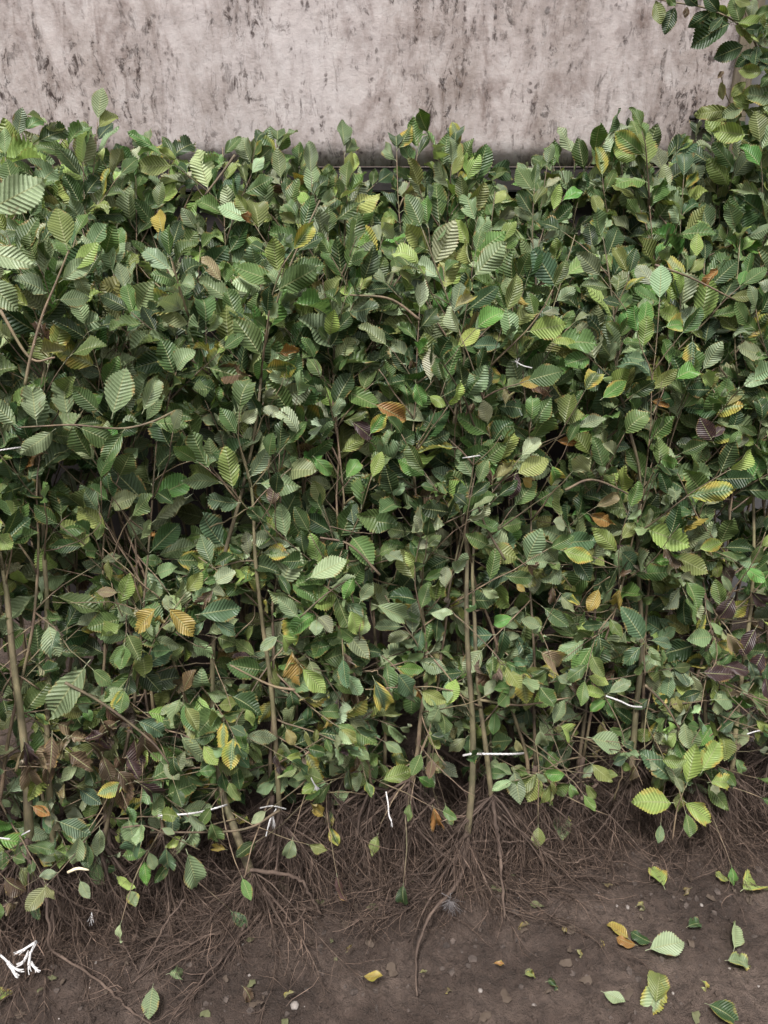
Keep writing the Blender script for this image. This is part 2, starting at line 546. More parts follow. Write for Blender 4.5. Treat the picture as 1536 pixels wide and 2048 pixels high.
FREE = []
KEEP = []
def put_leaf(parent, base, d, n, L, colour, r, me=None, label=None, name='leaf'):
    d = V(d).normalized()
    n = V(n)
    n = n - d * n.dot(d)
    if n.length < 1e-4:
        n = d.orthogonal()
    n.normalize()
    y = n.cross(d)
    if me is None:
        me = r.choice(LEAVES)
    wy = L * r.uniform(0.88, 1.1) * (-1 if r.random() < 0.5 else 1)
    loc = base - parent.location if parent is not None else base
    if wy < 0:
        wy = -wy
        # mirrored look comes from the spread of shapes; keep the frame right-handed
    o = bpy.data.objects.new(name, me)
    COL.objects.link(o)
    o.parent = parent
    m = Matrix(((d.x * L, y.x * wy, n.x * L, loc.x), (d.y * L, y.y * wy, n.y * L, loc.y), (d.z * L, y.z * wy, n.z * L, loc.z), (0, 0, 0, 1)))
    o.matrix_basis = m
    o.color = colour
    if label:
        o['label'] = label
    return o

# ------------------------------------------------------------------ root systems
def fibre_walk(r, p, d, step, n, zmin, curl=0.5, grav=0.12):
    pts = [V(p)]
    d = V(d).normalized()
    side = V((r.gauss(0, 1), r.gauss(0, 1), r.gauss(0, 0.5))) * curl * 0.25
    for i in range(n):
        d = (d + V((r.gauss(0, curl), r.gauss(0, curl), r.gauss(0, curl))) * 0.55 + side + V((0, 0, -grav))).normalized()
        q = pts[-1] + d * step
        if q.z < zmin:
            q.z = zmin + r.uniform(0, 0.012)
            d.z = abs(d.z) * 0.15
        pts.append(q)
    return pts
def root_system(parent, collar, r, spread=1.0, n_main=7, n_fib=260, stem_r=0.007, front=True):
    """a crown of tapering strands fanning down and forward, each with its own side fibres"""
    big = n_fib >= 500
    tl = collar.z * (0.62 if big else 0.75)
    tap = fibre_walk(r, collar, (r.uniform(-0.2, 0.2), r.uniform(-0.5, -0.2), -1), tl / 5, 5, 0.015, 0.12, 0.3)
    mains = [(tap, [stem_r * (1.12 - 0.17 * i) for i in range(len(tap))])]
    n_str = n_main + (30 if n_fib > 1000 else 18 if big else 7)
    fib = []
    for k_ in range(n_str):
        a = r.uniform(-1, 1)
        a = math.copysign(abs(a) ** 0.8, a) * 1.05 * spread
        st = tap[r.choice((0, 1, 1, 2, 2, 3, 4))]
        if big and r.random() < 0.45:
            st = collar + V((0, -0.002, r.uniform(0.0, 0.035)))
        d = (math.sin(a), -r.uniform(0.05, 0.75) if r.random() < 0.8 else r.uniform(0.0, 0.6), -math.cos(a) * r.uniform(0.6, 1.1))
        ln = r.uniform(0.12, 0.38 if n_fib > 1000 else (0.30 if big else 0.21))
        n = max(6, int(ln / 0.022))
        r0 = 0.0008 + 0.0036 * r.random() ** 2.2
        pts = fibre_walk(r, st, d, ln / n, n, r.uniform(0.004, 0.02), 0.20, 0.10)
        mains.append((pts, [max(0.0005, r0 * (1 - 0.85 * i / n)) for i in range(len(pts))]))
    for pts, rad in mains:
        n2 = len(pts) * 2
        sp = smooth_path(pts, n2)
        rr = [rad[min(int(i / n2 * len(rad)), len(rad) - 1)] * r.uniform(0.85, 1.18) for i in range(n2)]
        tube_obj('root', [(sp, rr)], M_ROOT, parent, 5, True, parent.location)
    for k_ in range(int(n_fib * 1.35)):
        pts, rad = r.choice(mains)
        i = r.randint(0, len(pts) - 2)
        t = (pts[i + 1] - pts[i]).normalized()
        st = pts[i].lerp(pts[i + 1], r.random())
        d = t * r.uniform(0.5, 1.2) + V((r.gauss(0, 0.55), r.gauss(-0.05, 0.45), r.gauss(-0.15, 0.4)))
        ln = r.uniform(0.03, 0.10)
        n = 6
        p_ = fibre_walk(r, st, d, ln / n, n, r.uniform(0.003, 0.02), 0.30, 0.08)
        r0 = r.uniform(0.00030, 0.00080)
        fib.append((p_, [r0 * (1 - 0.6 * i / n) for i in range(len(p_))]))
    o = tube_obj('root_fibres', fib, M_ROOT, parent, 3, False, parent.location)
    o['kind'] = 'stuff'

# ------------------------------------------------------------------ thin places in the foliage, where one looks deep between the plants
HOLES = [(185, 935, 105, 55), (545, 860, 70, 50), (760, 1125, 85, 55), (1075, 1190, 60, 40), (1395, 905, 70, 45), (745, 1290, 60, 40), (1110, 735, 70, 45), (640, 540, 55, 30), (740, 700, 60, 45), (60, 690, 50, 45),
         (1330, 660, 60, 40), (1000, 1010, 60, 35), (380, 1010, 55, 35), (1220, 1540, 105, 75), (820, 1510, 80, 70), (340, 900, 60, 35), (980, 640, 40, 40), (1340, 860, 50, 35), (870, 850, 30, 30), (450, 1330, 60, 35),
         (250, 1540, 70, 45), (640, 1600, 90, 50), (1500, 1420, 50, 40)]
HOLES = [(on_face(a, b), c / 1200.0, d / 1200.0) for a, b, c, d in HOLES]
from mathutils import noise as mn
def thin_place(p, r):
    if p.y < face_y(p.x, p.z) + 0.42 and p.z > 0.22:
        a, b = p.x * 9.0 / (0.6 + 0.3 * p.y), (p.z - (p.y - 1.3) * 0.35) * 10.5
        g = mn.noise(V((a, 3.7, b))) + 0.45 * mn.noise(V((a * 2.3, 9.1, b * 2.3)))
        pocket = mn.noise(V((a * 0.5 + 4.0, 1.3, b * 0.62)))
        if 0.62 < p.z < 1.02 and pocket < -0.24 and g < 0.10 and r.random() < 0.9:
            return True
        if g < (-0.27 if p.z > 0.75 else -0.42) and r.random() < 0.92:
            return True
    for c, rx, rz in HOLES:
        if abs(p.x - c.x) < rx and abs(p.z - c.z) < rz and p.y < face_y(p.x, p.z) + 0.26:
            q = ((p.x - c.x) / rx) ** 2 + ((p.z - c.z) / rz) ** 2
            if q < 1 and r.random() < 0.93:
                return True
    return False

# ------------------------------------------------------------------ saplings
def leafy_shoot(root, pts, r, L0, z_bright=0.0, spacing=0.028, start=0.1, face=V((0, -0.8, 0.6)), spread=0.9, curl_p=0.10, dens=1.0, end_leaf=True):
    """alternate leaves down both sides of a shoot"""
    total = sum((pts[i + 1] - pts[i]).length for i in range(len(pts) - 1))
    s, side = total * start, r.choice((-1, 1))
    acc, i = 0.0, 0
    k = 0
    while s < total:
        while i < len(pts) - 2 and acc + (pts[i + 1] - pts[i]).length < s:
            acc += (pts[i + 1] - pts[i]).length
            i += 1
        seg = pts[i + 1] - pts[i]
        p = pts[i] + seg * ((s - acc) / max(seg.length, 1e-6))
        t = seg.normalized()
        if r.random() < dens and not thin_place(p + (t + V((0, 0, 0.01))) * L0 * 0.3, r):
            nrm = (face + V((r.gauss(0, 0.58), r.gauss(0, 0.35), r.gauss(0, 0.58)))).normalized()
            across = nrm.cross(t)
            if across.length < 0.05:
                across = t.orthogonal()
            across.normalize()
            f = s / total
            ang = math.radians(r.uniform(38, 68)) * spread * (1.0 - 0.35 * f)
            d = t * math.cos(ang) + across * side * math.sin(ang) + V((0, 0, r.uniform(-0.30, 0.12)))
            L = L0 * r.choice((r.uniform(0.5, 0.8), r.uniform(0.75, 1.15), r.uniform(0.8, 1.2))) * (1.0 - 0.30 * f ** 3)
            nm, c = pick_colour(p.z, r)
            dead = nm in ('brown', 'plum', 'orange', 'straw', 'yellow')
            me = r.choice(CURLED) if (r.random() < curl_p or (dead and r.random() < 0.85)) else None
            if dead:
                d = d + V((0, 0, -0.5))
            FREE.append(put_leaf(root, p, d, nrm, L, c, r, me))
        side = -side
        s += spacing * r.uniform(0.7, 1.3)
    if end_leaf and r.random() < 0.8:
        nm, c = pick_colour(pts[-1].z + 0.4, r)
        put_leaf(root, pts[-1], (pts[-1] - pts[-2]).normalized() + V((0, 0, -0.1)), face + V((r.gauss(0, 0.3), 0, r.gauss(0, 0.3))), L0 * r.uniform(0.55, 0.85), c, r)

def sapling(x, y, collar_z, height, r, label, group, row=0, bare=0.12, roots=True, fibres=220, lean=None, n_br=11, zmin_leaf=0.0, stem_r=0.0065,
            spread=1.0, L0=0.077, path=None, n_main=7, br_dens=1.0, ly=LEAN):
    root = empty('hornbeam_sapling', (x, y, 0))
    tag(root, label, 'sapling', group)
    base = V((x, y, collar_z))
    if path is None:
        lx = r.gauss(0, 0.11) if lean is None else lean
        pts = [base]
        d = V((lx, ly, 1)).normalized()
        n = 12
        for i in range(n):
            d = (d + V((r.gauss(0, 0.085), r.gauss(0, 0.05), 0))).normalized()
            d = (d * 0.85 + V((lx, ly, 1)).normalized() * 0.15).normalized()
            pts.append(pts[-1] + d * (height / n))
    else:
        pts = smooth_path(path, 13)
    n = len(pts) - 1
    sp = smooth_path(pts, 30)
    rr = [max(0.0011, stem_r * (1 - 0.85 * (i / 29) ** 0.8)) * (1 + 0.05 * r.uniform(-1, 1)) for i in range(30)]
    if path is None:
        rr = [q_ * 0.72 for q_ in rr]
    tube_obj('stem', [(sp, rr)], M_STEM if path is not None else M_TWIG, root, 7, True, root.location)
    total = sum((pts[i + 1] - pts[i]).length for i in range(n))
    for b in range(n_br):
        f = bare + (0.93 - bare) * ((b + r.uniform(0, 1)) / n_br)
        p = sp[min(28, int(f * 29))]
        tdir = (sp[min(29, int(f * 29) + 1)] - p).normalized()
        az = r.uniform(-math.pi * 0.98, -0.02) if (r.random() < 0.72 and row < 3) else r.uniform(-math.pi, math.pi)
        ln = r.uniform(0.10, 0.26) * (1.15 - 0.5 * f) * br_dens
        out = r.uniform(0.45, 1.1)
        low = p.z < 0.42 or (p.z < 0.66 and r.random() < 0.45)
        d = (tdir * (r.uniform(-0.75, 0.35) if low else 1) + V((math.cos(az) * out, math.sin(az) * out * 0.8, 0))).normalized()
        if low:
            ln = min(ln, 0.17)
        m = 6
        bp = [p]
        for i in range(m):
            d = (d + V((r.gauss(0, 0.10), r.gauss(0, 0.08), r.gauss(0.0, 0.10)))).normalized()
            bp.append(bp[-1] + d * ln / m)
        if bp[-1].z < zmin_leaf:
            continue
        r0 = r.uniform(0.0011, 0.0022)
        tube_obj('branch', [(bp, [r0 * (1 - 0.6 * i / m) for i in range(m + 1)])], M_TWIG, root, 5, True, root.location)
        lowf = max(0.0, min(1.0, (0.75 - p.z) / 0.5))
        leafy_shoot(root, bp, r, L0 * (1 - 0.27 * lowf), spacing=0.026 - 0.004 * lowf, start=0.12, face=V((r.uniform(-0.3, 0.3), -0.85, 0.62)))
    # the leader above
    k0 = 17 if bare < 0.4 else 22
    if sp[-1].z > zmin_leaf:
        leafy_shoot(root, sp[k0:], r, L0 * 1.05, spacing=0.026, start=0.0, face=V((0, -0.75, 0.7)))
    if roots:
        root_system(root, base, r, spread, n_main, fibres, stem_r)
    return root

# ================================================================== the setting
# soil: one sheet to the horizon, finely uneven where it is seen
def axis(lo, hi, step, far):
    a = [lo + i * step for i in range(int((hi - lo) / step) + 1)]
    g, s, left, right = 1.6, step, [], []
    p = lo
    while p > -far:
        s *= g; p -= s; left.append(max(p, -far))
    s, p = step, a[-1]
    while p < far:
        s *= g; p += s; right.append(min(p, far))
    return np.array(left[::-1] + a + right)
gx, gy = axis(-0.9, 0.95, 0.0055, 60), axis(0.70, 1.75, 0.0055, 60)
X, Y = np.meshgrid(gx, gy)
def vnoise(X, Y, f, seed):
    rs = np.random.RandomState(seed)
    T = rs.rand(256, 256)
    x, y = X * f, Y * f
    xi, yi = np.floor(x).astype(int), np.floor(y).astype(int)
    fx, fy = x - xi, y - yi
    fx, fy = fx * fx * (3 - 2 * fx), fy * fy * (3 - 2 * fy)
    a, b = T[xi % 256, yi % 256], T[(xi + 1) % 256, yi % 256]
    c, d = T[xi % 256, (yi + 1) % 256], T[(xi + 1) % 256, (yi + 1) % 256]
    return (a * (1 - fx) + b * fx) * (1 - fy) + (c * (1 - fx) + d * fx) * fy - 0.5
def soil_h(X, Y):
    h = 0.020 * vnoise(X, Y, 6, 1) + 0.012 * vnoise(X, Y, 17, 2) + 0.010 * np.abs(vnoise(X, Y, 38, 3)) + 0.009 * vnoise(X, Y, 70, 4) + 0.005 * vnoise(X, Y, 115, 6) + 0.002
    m = np.clip((2.3 - np.maximum(np.abs(X), np.abs(Y - 1.0))) / 1.0, 0, 1)
    return h * m
Z = soil_h(X, Y)
ny, nx = X.shape
idx = np.arange(nx * ny).reshape(ny, nx)
quads = np.stack([idx[:-1, :-1], idx[:-1, 1:], idx[1:, 1:], idx[1:, :-1]], -1).reshape(-1, 4)
me = bpy.data.meshes.new('soil_ground')
me.from_pydata(np.stack([X, Y, Z], -1).reshape(-1, 3).tolist(), [], quads.tolist())
me.polygons.foreach_set('use_smooth', [True] * len(me.polygons))
me.materials.append(M_SOIL)
tag(link('soil_ground', me), 'bare damp brown soil in front of the saplings', kind='structure')
def gz(x, y):
    return float(soil_h(np.array([[x]]), np.array([[y]]))[0, 0])

# crumbs and clods of soil
ico_v, ico_f = [], []
t_ = (1 + 5 ** 0.5) / 2
for a in ((-1, t_, 0), (1, t_, 0), (-1, -t_, 0), (1, -t_, 0), (0, -1, t_), (0, 1, t_), (0, -1, -t_), (0, 1, -t_), (t_, 0, -1), (t_, 0, 1), (-t_, 0, -1), (-t_, 0, 1)):
    ico_v.append(np.array(a) / 1.902)
ico_f = [(0, 11, 5), (0, 5, 1), (0, 1, 7), (0, 7, 10), (0, 10, 11), (1, 5, 9), (5, 11, 4), (11, 10, 2), (10, 7, 6), (7, 1, 8), (3, 9, 4), (3, 4, 2), (3, 2, 6), (3, 6, 8), (3, 8, 9), (4, 9, 5), (2, 4, 11), (6, 2, 10), (8, 6, 7), (9, 8, 1)]
def scatter_lumps(name, n, smin, smax, mat, region, label, seed):
    rs = np.random.RandomState(seed)
    vs, fs = [], []
    for i in range(n):
        x, y = rs.uniform(*region[0]), rs.uniform(*region[1])
        s = smin + (smax - smin) * rs.rand() ** 4
        b = len(vs)
        q = rs.uniform(0.6, 1.2, 3)
        z = gz(x, y)
        for v in ico_v:
            p = v * s * q * rs.uniform(0.6, 1.25)
            vs.append((x + p[0], y + p[1], z + p[2] * 0.8 + s * 0.15))
        fs += [tuple(b + k for k in f) for f in ico_f]
    tag(link(name, mesh(name, vs, fs, mat, False)), label, kind='stuff')
scatter_lumps('soil_crumbs', 9000, 0.0010, 0.0075, M_SOIL, ((-0.85, 0.95), (0.72, 1.5)), 'loose crumbs of brown soil', 3)
scatter_lumps('soil_clods', 1800, 0.0012, 0.0085, M_CRUMB, ((-0.85, 0.95), (0.72, 1.4)), 'small broken clods of dry brown soil', 9)
scatter_lumps('grit', 130, 0.0012, 0.0042, M_STONE, ((-0.8, 0.9), (0.72, 1.45)), 'pale grit lying in the soil', 4)

# the wall behind
WY = 2.10
wl = on_y(0, 330, WY)
zb = on_y(620, 333, WY).z
wall_r = on_y(1450, 240, WY).x
wall_r_top = on_y(1476, 40, WY).x
root_w = empty('wall', (0, WY, 0))
tag(root_w, 'white wall sheet streaked with brown mould behind the saplings', 'wall', kind='thing')
ws, wf = [], []
nxw, nzw = 60, 30
x0w, x1w, z1w = -2.6, wall_r, 3.0
for j in range(nzw + 1):
    z = zb + (z1w - zb) * j / nzw
    xr = wall_r + 0.010 * (z - zb) / 0.4
    for i in range(nxw + 1):
        x = x0w + (xr - x0w) * i / nxw
        ws.append((x, 0.006 * math.sin(x * 3.1) * math.sin(z * 2.3), z))
nb_ = len(ws)
ws += [(v[0], 0.03, v[2]) for v in ws[:nb_]]
for j in range(nzw):
    for i in range(nxw):
        a = j * (nxw + 1) + i
        wf.append((a, a + 1, a + nxw + 2, a + nxw + 1))
        a += nb_
        wf.append((a + 1, a, a + nxw + 1, a + nxw + 2))
for j in range(nzw):
    a, c = j * (nxw + 1) + nxw, (j + 1) * (nxw + 1) + nxw
    wf.append((a, a + nb_, c + nb_, c))
    a, c = j * (nxw + 1), (j + 1) * (nxw + 1)
    wf.append((a, c, c + nb_, a + nb_))
for i in range(nxw):
    wf.append((i, i + nb_, i + 1 + nb_, i + 1))
link('wall_sheet', mesh('wall_sheet', ws, wf, M_WALL), root_w)
box('gap_shade_strip', (-2.6, wall_r - 0.004, 0.004, 0.05, zb - 0.055, zb - 0.003), M_DARK, root_w)  # dark strip painted in as the shade along the sheet's lower edge
box('gap_shade_backing', (-2.6, wall_r - 0.006, 0.035, 0.12, -0.05, zb - 0.058), M_DARK, root_w)  # dark backing added for the shaded gap below the sheet

# post at the end of the wall
px0, px1 = on_y(1452, 200, WY).x + 0.006, on_y(1484, 200, WY).x + 0.012
post = empty('timber_post', ((px0 + px1) / 2, WY, 0))
tag(post, 'brown timber post at the right end of the stained wall', 'post')
hw = (px1 - px0) / 2
box('post_shaft', (-hw, hw, -0.012, 0.06, -0.05, 3.0), M_TIMBER, post, 0.004)
bk = on_y(1422, 240, WY - 0.03)
tb = empty('timber_block', (bk.x, WY - 0.004, bk.z))
tag(tb, 'dark timber block at the foot of the wall beside the post', 'block')
box('block_body', (-0.036, 0.030, -0.055, -0.002, -0.020, 0.021), M_DARK, tb, 0.004)
tube_obj('block_peg', [([V((-0.036, -0.03, 0.006)), V((-0.052, -0.034, 0.004))], [0.006, 0.005])], M_DARK, tb, 8)
# white downpipe and grey boarding farther right
pp = on_y(1500, 60, WY)
pipe = empty('downpipe', (pp.x + 0.004, WY + 0.02, 0))
tag(pipe, 'white downpipe standing just right of the timber post', 'pipe')
tube_obj('pipe_tube', [([V((0, 0, z)) for z in (-0.02, 0.8, 1.6, 3.0)], 0.017)], M_PIPE, pipe, 20)
tube_obj('pipe_collar', [([V((0, 0, z)) for z in (1.02, 1.024, 1.076, 1.08)], [0.0175, 0.021, 0.021, 0.0175])], M_PIPE, pipe, 20)
gb = empty('board_fence', (1.9, WY + 0.16, 0))
tag(gb, 'dull grey boards beyond the downpipe and post', 'fence')
for i in range(9):
    box('board', (-1.0 + i * 0.16, -1.0 + i * 0.16 + 0.154, 0, 0.02, -0.05, 3.0), M_GREY, gb, 0.002)

# ================================================================== saplings, front row by hand
G_FRONT, G_MID, G_BACK = 'saplings of the front row', 'saplings behind the front row', 'saplings nearest the wall'
def at_face_path(lst):
    return [on_face(a, b, c) for a, b, c in lst]

def hero(path_px, label, r, **kw):
    path = at_face_path(path_px)
    p0 = path[0]
    return sapling(p0.x, p0.y, p0.z, 1.0, r, label, G_FRONT, 0, path=path, **kw)

R = random.Random
H = {}
H['mid_a'] = hero([(932, 1690, 0.05), (945, 1560, 0.05), (944, 1420, 0.045), (932, 1250, 0.035), (933, 1080, 0.02), (900, 900, 0.0), (930, 720, 0.02), (895, 600, 0.02), (845, 460, 0.03)],
                  'sapling with thick olive stem tied by white twine above central roots', R(31), stem_r=0.0078, bare=0.50, n_br=8, fibres=1200, spread=1.25, n_main=10)
H['mid_b'] = hero([(985, 1610, 0.03), (972, 1500, 0.03), (955, 1360, 0.03), (948, 1200, 0.03), (950, 1080, 0.02), (1010, 900, 0.0), (1080, 700, 0.0), (1150, 470, 0.02)],
                  'thinner sapling just right of the twine-tied central stem', R(32), stem_r=0.0062, bare=0.5, n_br=8, fibres=1200, spread=1.3, n_main=12)
H['left_c'] = hero([(508, 1760, 0.04), (470, 1660, 0.03), (440, 1560, 0.0), (425, 1380, -0.02), (440, 1150, -0.02), (505, 900, 0.0), (540, 640, 0.0), (640, 400, 0.02)],
                   'sapling whose thick mossy stem slants above the left root fan', R(33), stem_r=0.0090, bare=0.22, n_br=20, fibres=1100, spread=1.15, n_main=10)
H['right_d'] = hero([(1262, 1560, 0.0), (1272, 1420, 0.0), (1284, 1290, 0.0), (1275, 1100, 0.0), (1280, 950, 0.0), (1240, 780, 0.02), (1225, 600, 0.02), (1200, 440, 0.0)],
                    'sapling with dark stem showing below the dangling twine at right', R(34), stem_r=0.0075, bare=0.40, n_br=10, fibres=560, spread=1.1)
H['right_e'] = hero([(1462, 1560, 0.02), (1480, 1380, 0.03), (1500, 1230, 0.03), (1508, 1080, 0.03), (1500, 900, 0.02), (1470, 700, 0.02), (1480, 480, 0.0)],
                    'sapling with bare bright stem beside dark plum leaves at right edge', R(35), stem_r=0.0060, bare=0.48, n_br=9, fibres=560, spread=1.0)
H['left_g'] = hero([(110, 1740, 0.02), (95, 1500, 0.0), (95, 1250, 0.0), (82, 1000, 0.0), (70, 860, 0.02), (110, 640, 0.03), (150, 480, 0.04)],
                   'sapling with tall brown stem near the left edge', R(36), stem_r=0.0070, bare=0.34, n_br=17, fibres=700, spread=1.0)
H['left_h'] = hero([(560, 1640, 0.0), (545, 1400, 0.0), (520, 1210, 0.01), (508, 1080, 0.03), (500, 960, 0.03), (440, 800, 0.0), (380, 640, 0.02), (330, 480, 0.0)],
                   'sapling with thin orange brown stem left of centre', R(37), stem_r=0.0055, bare=0.38, n_br=11, fibres=520, spread=0.9)
H['left_f'] = hero([(60, 1700, 0.03), (50, 1500, 0.03), (28, 1330, 0.03), (14, 1190, 0.03), (5, 1135, 0.03), (-20, 950, 0.03), (-40, 700, 0.03)],
                   'sapling with tan scuffed stem on the left edge of the photo', R(38), stem_r=0.0090, bare=0.5, n_br=7, fibres=560, spread=1.0)
more_front = [
    (-75, 1740, 'sapling mostly outside the left edge of the photo', 0.0),     (205, 1700, 'sapling behind the brown dead leaves at lower left', 0.012), (330, 1690, 'sapling rising left of the twine with a frayed knot', 0.0),
    (655, 1600, 'sapling rising right of the small frayed knot', -0.02), (745, 1590, 'sapling behind the hanging vertical twine end', -0.02),
    (820, 1580, 'sapling directly left of the central tied stem', 0.0), (1060, 1590, 'sapling right of the central root fan with low leaves', 0.0),
    (1150, 1570, 'sapling above the brown root mat right of centre', -0.02), (1355, 1580, 'sapling above the two low yellow-green leaves at right', 0.0),
    (1410, 1570, 'sapling just left of the bright bare right stem', 0.0), (1560, 1560, 'sapling cut by the right edge of the photo', 0.0)]
for i, (px, py, lab, off) in enumerate(more_front):
    p = on_face(px, py, off)
    r = R(50 + i)
    sapling(p.x, p.y, p.z, r.uniform(0.92, 1.08), r, lab, G_FRONT, 0, bare=0.0, fibres=520, spread=1.1, n_br=24, n_main=7, stem_r=r.uniform(0.005, 0.0075))

SKYX = [-200, 0, 50, 130, 200, 240, 300, 400, 480, 520, 640, 700, 730, 850, 900, 960, 1010, 1080, 1200, 1240, 1330, 1440, 1750]
SKYY = [235, 228, 225, 258, 266, 248, 262, 246, 268, 316, 322, 320, 292, 262, 285, 318, 312, 262, 265, 240, 248, 240, 225]
# rows behind
rows = [(0.09, 0.104, 1), (0.18, 0.112, 2), (0.28, 0.105, 3), (0.39, 0.11, 4), (0.50, 0.11, 5), (0.61, 0.11, 6)]
for dy, sp_, row in rows:
    half = 0.478 * (1.32 + dy) + (0.17 if row < 4 else 0.10)
    n = int(2 * half / sp_)
    for i in range(n + 1):
        r = R(row * 1000 + i)
        x = -half + i * (2 * half / n) + r.uniform(-0.03, 0.03)
        y = BASE + SKEW * x * max(0.0, 1 - dy * 1.3) + dy + r.uniform(-0.03, 0.03)
        fx = (x / half)
        h = {1: 0.98, 2: 1.03, 3: 1.07, 4: 1.11, 5: 1.15, 6: 1.18}[row] + r.uniform(-0.05, 0.05)
        if row >= 4:
            h += 0.03 + 0.05 * (abs(fx + 0.12) ** 1.2) - (0.015 if -0.35 < fx < 0.2 else 0) + (0.05 if fx > 0.45 else 0) + (0.02 if fx < -0.35 else 0) + (0.02 if abs(fx) < 0.3 else 0)
        ly = min(LEAN, (WY - 0.07 - y) / (0.20 + h))
        if row >= 3:
            yt = y + ly * h
            sky_px = 768 + x / (yt * math.cos(PITCH) + 0.02) * FPX
            sy = float(np.interp(sky_px, SKYX, SKYY)) - 26 + r.choice((0, 8, 20, 38)) + (25 if row == 3 else 0)
            zt = on_y(768, sy, yt).z - 0.045
            h = max(0.6, (zt - 0.2) * math.sqrt(1 + ly * ly))
        if row <= 2:
            sapling(x, y, 0.2, h - 0.03, r, 'sapling in the second or third row, seen in pieces through the front leaves', G_MID, row,
                    bare=0.0, roots=True, fibres=380 if row == 1 else 220, n_br=22, n_main=5, stem_r=r.uniform(0.0045, 0.0065), ly=ly)
        elif row == 3:
            sapling(x, y, 0.2, h, r, 'sapling in the middle of the pile, only its leafy top in view', G_MID, row,
                    roots=False, n_br=17, bare=0.05, zmin_leaf=0.2, ly=ly)
        else:
            sapling(x, y, 0.2, h, r, 'sapling in the rearmost rows, its leaf tips against the stained wall', G_BACK, row,
                    roots=False, n_br=10, bare=0.5, zmin_leaf=0.80, lean=r.gauss(0, 0.04), L0=0.075, ly=ly)

# ================================================================== single leaves and sprays that stand out in the front
def toward_cam(p, tilt=0.25, r=rnd):
    n = (V((0, 0, CAMZ)) - p).normalized()
    return (n + V((r.uniform(-0.3, 0.3), 0, tilt + r.uniform(-0.15, 0.25)))).normalized()
def hleaf(parent, b, t, off, col, me=None, al=0.0, tilt=0.2, label=None, lift=0.0):
    if math.hypot(b[0] - t[0], b[1] - t[1]) > 105:
        me = BIG
    if me is None and col in ('yellow', 'orange', 'tan', 'straw') and rnd.random() < 0.6:
        me = rnd.choice(CURLED)
    pb, pt = on_face(b[0], b[1], off), on_face(t[0], t[1], off + lift)
    KEEP.append(((pb * 0.4 + pt * 0.6), max(0.020, (pt - pb).length * 0.62)))
    return put_leaf(parent, pb, pt - pb, toward_cam(pb, tilt), (pt - pb).length / 1.08, (*jitter(PAL[col], rnd, 0.06), al * 0.55), rnd, me or rnd.choice(LEAVES), label)
def spray(parent, path, leaves, off, r0=0.0018):
    if path:
        pts = smooth_path([on_face(a, b, off - 0.004) for a, b in path], 5 * len(path))
        n = len(pts)
        tube_obj('branch', [(pts, [r0 * (1 - 0.5 * i / n) for i in range(n)])], M_TWIG, parent, 6, True, parent.location)
    for L in leaves:
        hleaf(parent, L[0], L[1], off + (L[4] if len(L) > 4 else rnd.uniform(0, 0.012)), L[2], None, L[3] if len(L) > 3 else 0.0)

F, G_, C_, Hh, A_, B_, D_, E_ = (H[k] for k in ('left_f', 'left_g', 'left_c', 'left_h', 'mid_a', 'mid_b', 'right_d', 'right_e'))
spray(G_, [(350, 822), (300, 845), (240, 857), (150, 850), (90, 852), (35, 855)],
      [((38, 855), (-22, 800), 'sage'), ((74, 850), (60, 764), 'sage'), ((138, 842), (118, 752), 'sage'), ((205, 830), (146, 775), 'mid'), ((223, 838), (250, 738), 'sage'),
       ((284, 828), (318, 752), 'sage'), ((112, 857), (46, 908), 'sage'), ((150, 852), (236, 886), 'mid'), ((250, 857), (205, 925), 'mid'), ((300, 845), (375, 850), 'mid')], 0.13, 0.0022)
spray(G_, [(50, 770), (62, 710), (85, 630), (112, 565), (138, 500)],
      [((135, 500), (112, 415), 'olive'), ((140, 545), (198, 490), 'lime'), ((112, 600), (176, 596), 'sage'), ((68, 702), (156, 708), 'straw', 0.4), ((150, 540), (175, 590), 'sage'), ((118, 565), (178, 520), 'pale')], 0.19, 0.0026)
spray(F, [(-60, 640), (-50, 560), (-40, 470), (-50, 380)],
      [((-40, 430), (88, 360), 'pale'), ((-50, 498), (64, 524), 'pale'), ((-40, 550), (34, 616), 'sage')], 0.30, 0.0026)
spray(A_, [(600, 1235), (650, 1190), (700, 1160), (725, 1180)],
      [((612, 1160), (690, 1118), 'pale'), ((718, 1208), (744, 1160), 'sage'), ((745, 1208), (824, 1238), 'sage'), ((710, 1148), (688, 1196), 'fresh'), ((600, 1238), (556, 1195), 'sage'), ((700, 1215), (718, 1270), 'lime')], 0.09)
spray(A_, None, [((745, 1352), (776, 1426), 'bluish', 0.75), ((790, 1342), (838, 1398), 'bluish'), ((600, 1330), (650, 1385), 'lime'), ((560, 1270), (520, 1300), 'sage')], 0.09)
spray(A_, None, [((742, 806), (816, 838), 'orange', 0.3), ((738, 872), (770, 826), 'fresh', 0.6), ((830, 760), (846, 812), 'fresh'), ((855, 790), (890, 812), 'lime'), ((905, 620), (950, 585), 'straw', 0.5),
                 ((855, 955), (800, 915), 'fresh'), ((626, 912), (664, 950), 'fresh'), ((690, 960), (720, 915), 'fresh'), ((742, 960), (764, 905), 'lime'), ((1030, 608), (1072, 580), 'yellow'),
                 ((1036, 935), (1010, 1000), 'plum'), ((1040, 955), (1074, 972), 'yellow'), ((985, 960), (1030, 925), 'straw')], 0.07)
spray(C_, None, [((560, 1265), (600, 1310), 'lime'), ((180, 1320), (90, 1440), 'sage'), ((270, 1440), (334, 1465), 'bluish'),
                 ((630, 1340), (640, 1395), 'lime'), ((300, 1075), (312, 1060), 'orange'), ((390, 1230), (480, 1215), 'bluish'), ((420, 1235), (475, 1270), 'bluish'), ((410, 1240), (385, 1270), 'bluish')], 0.08)
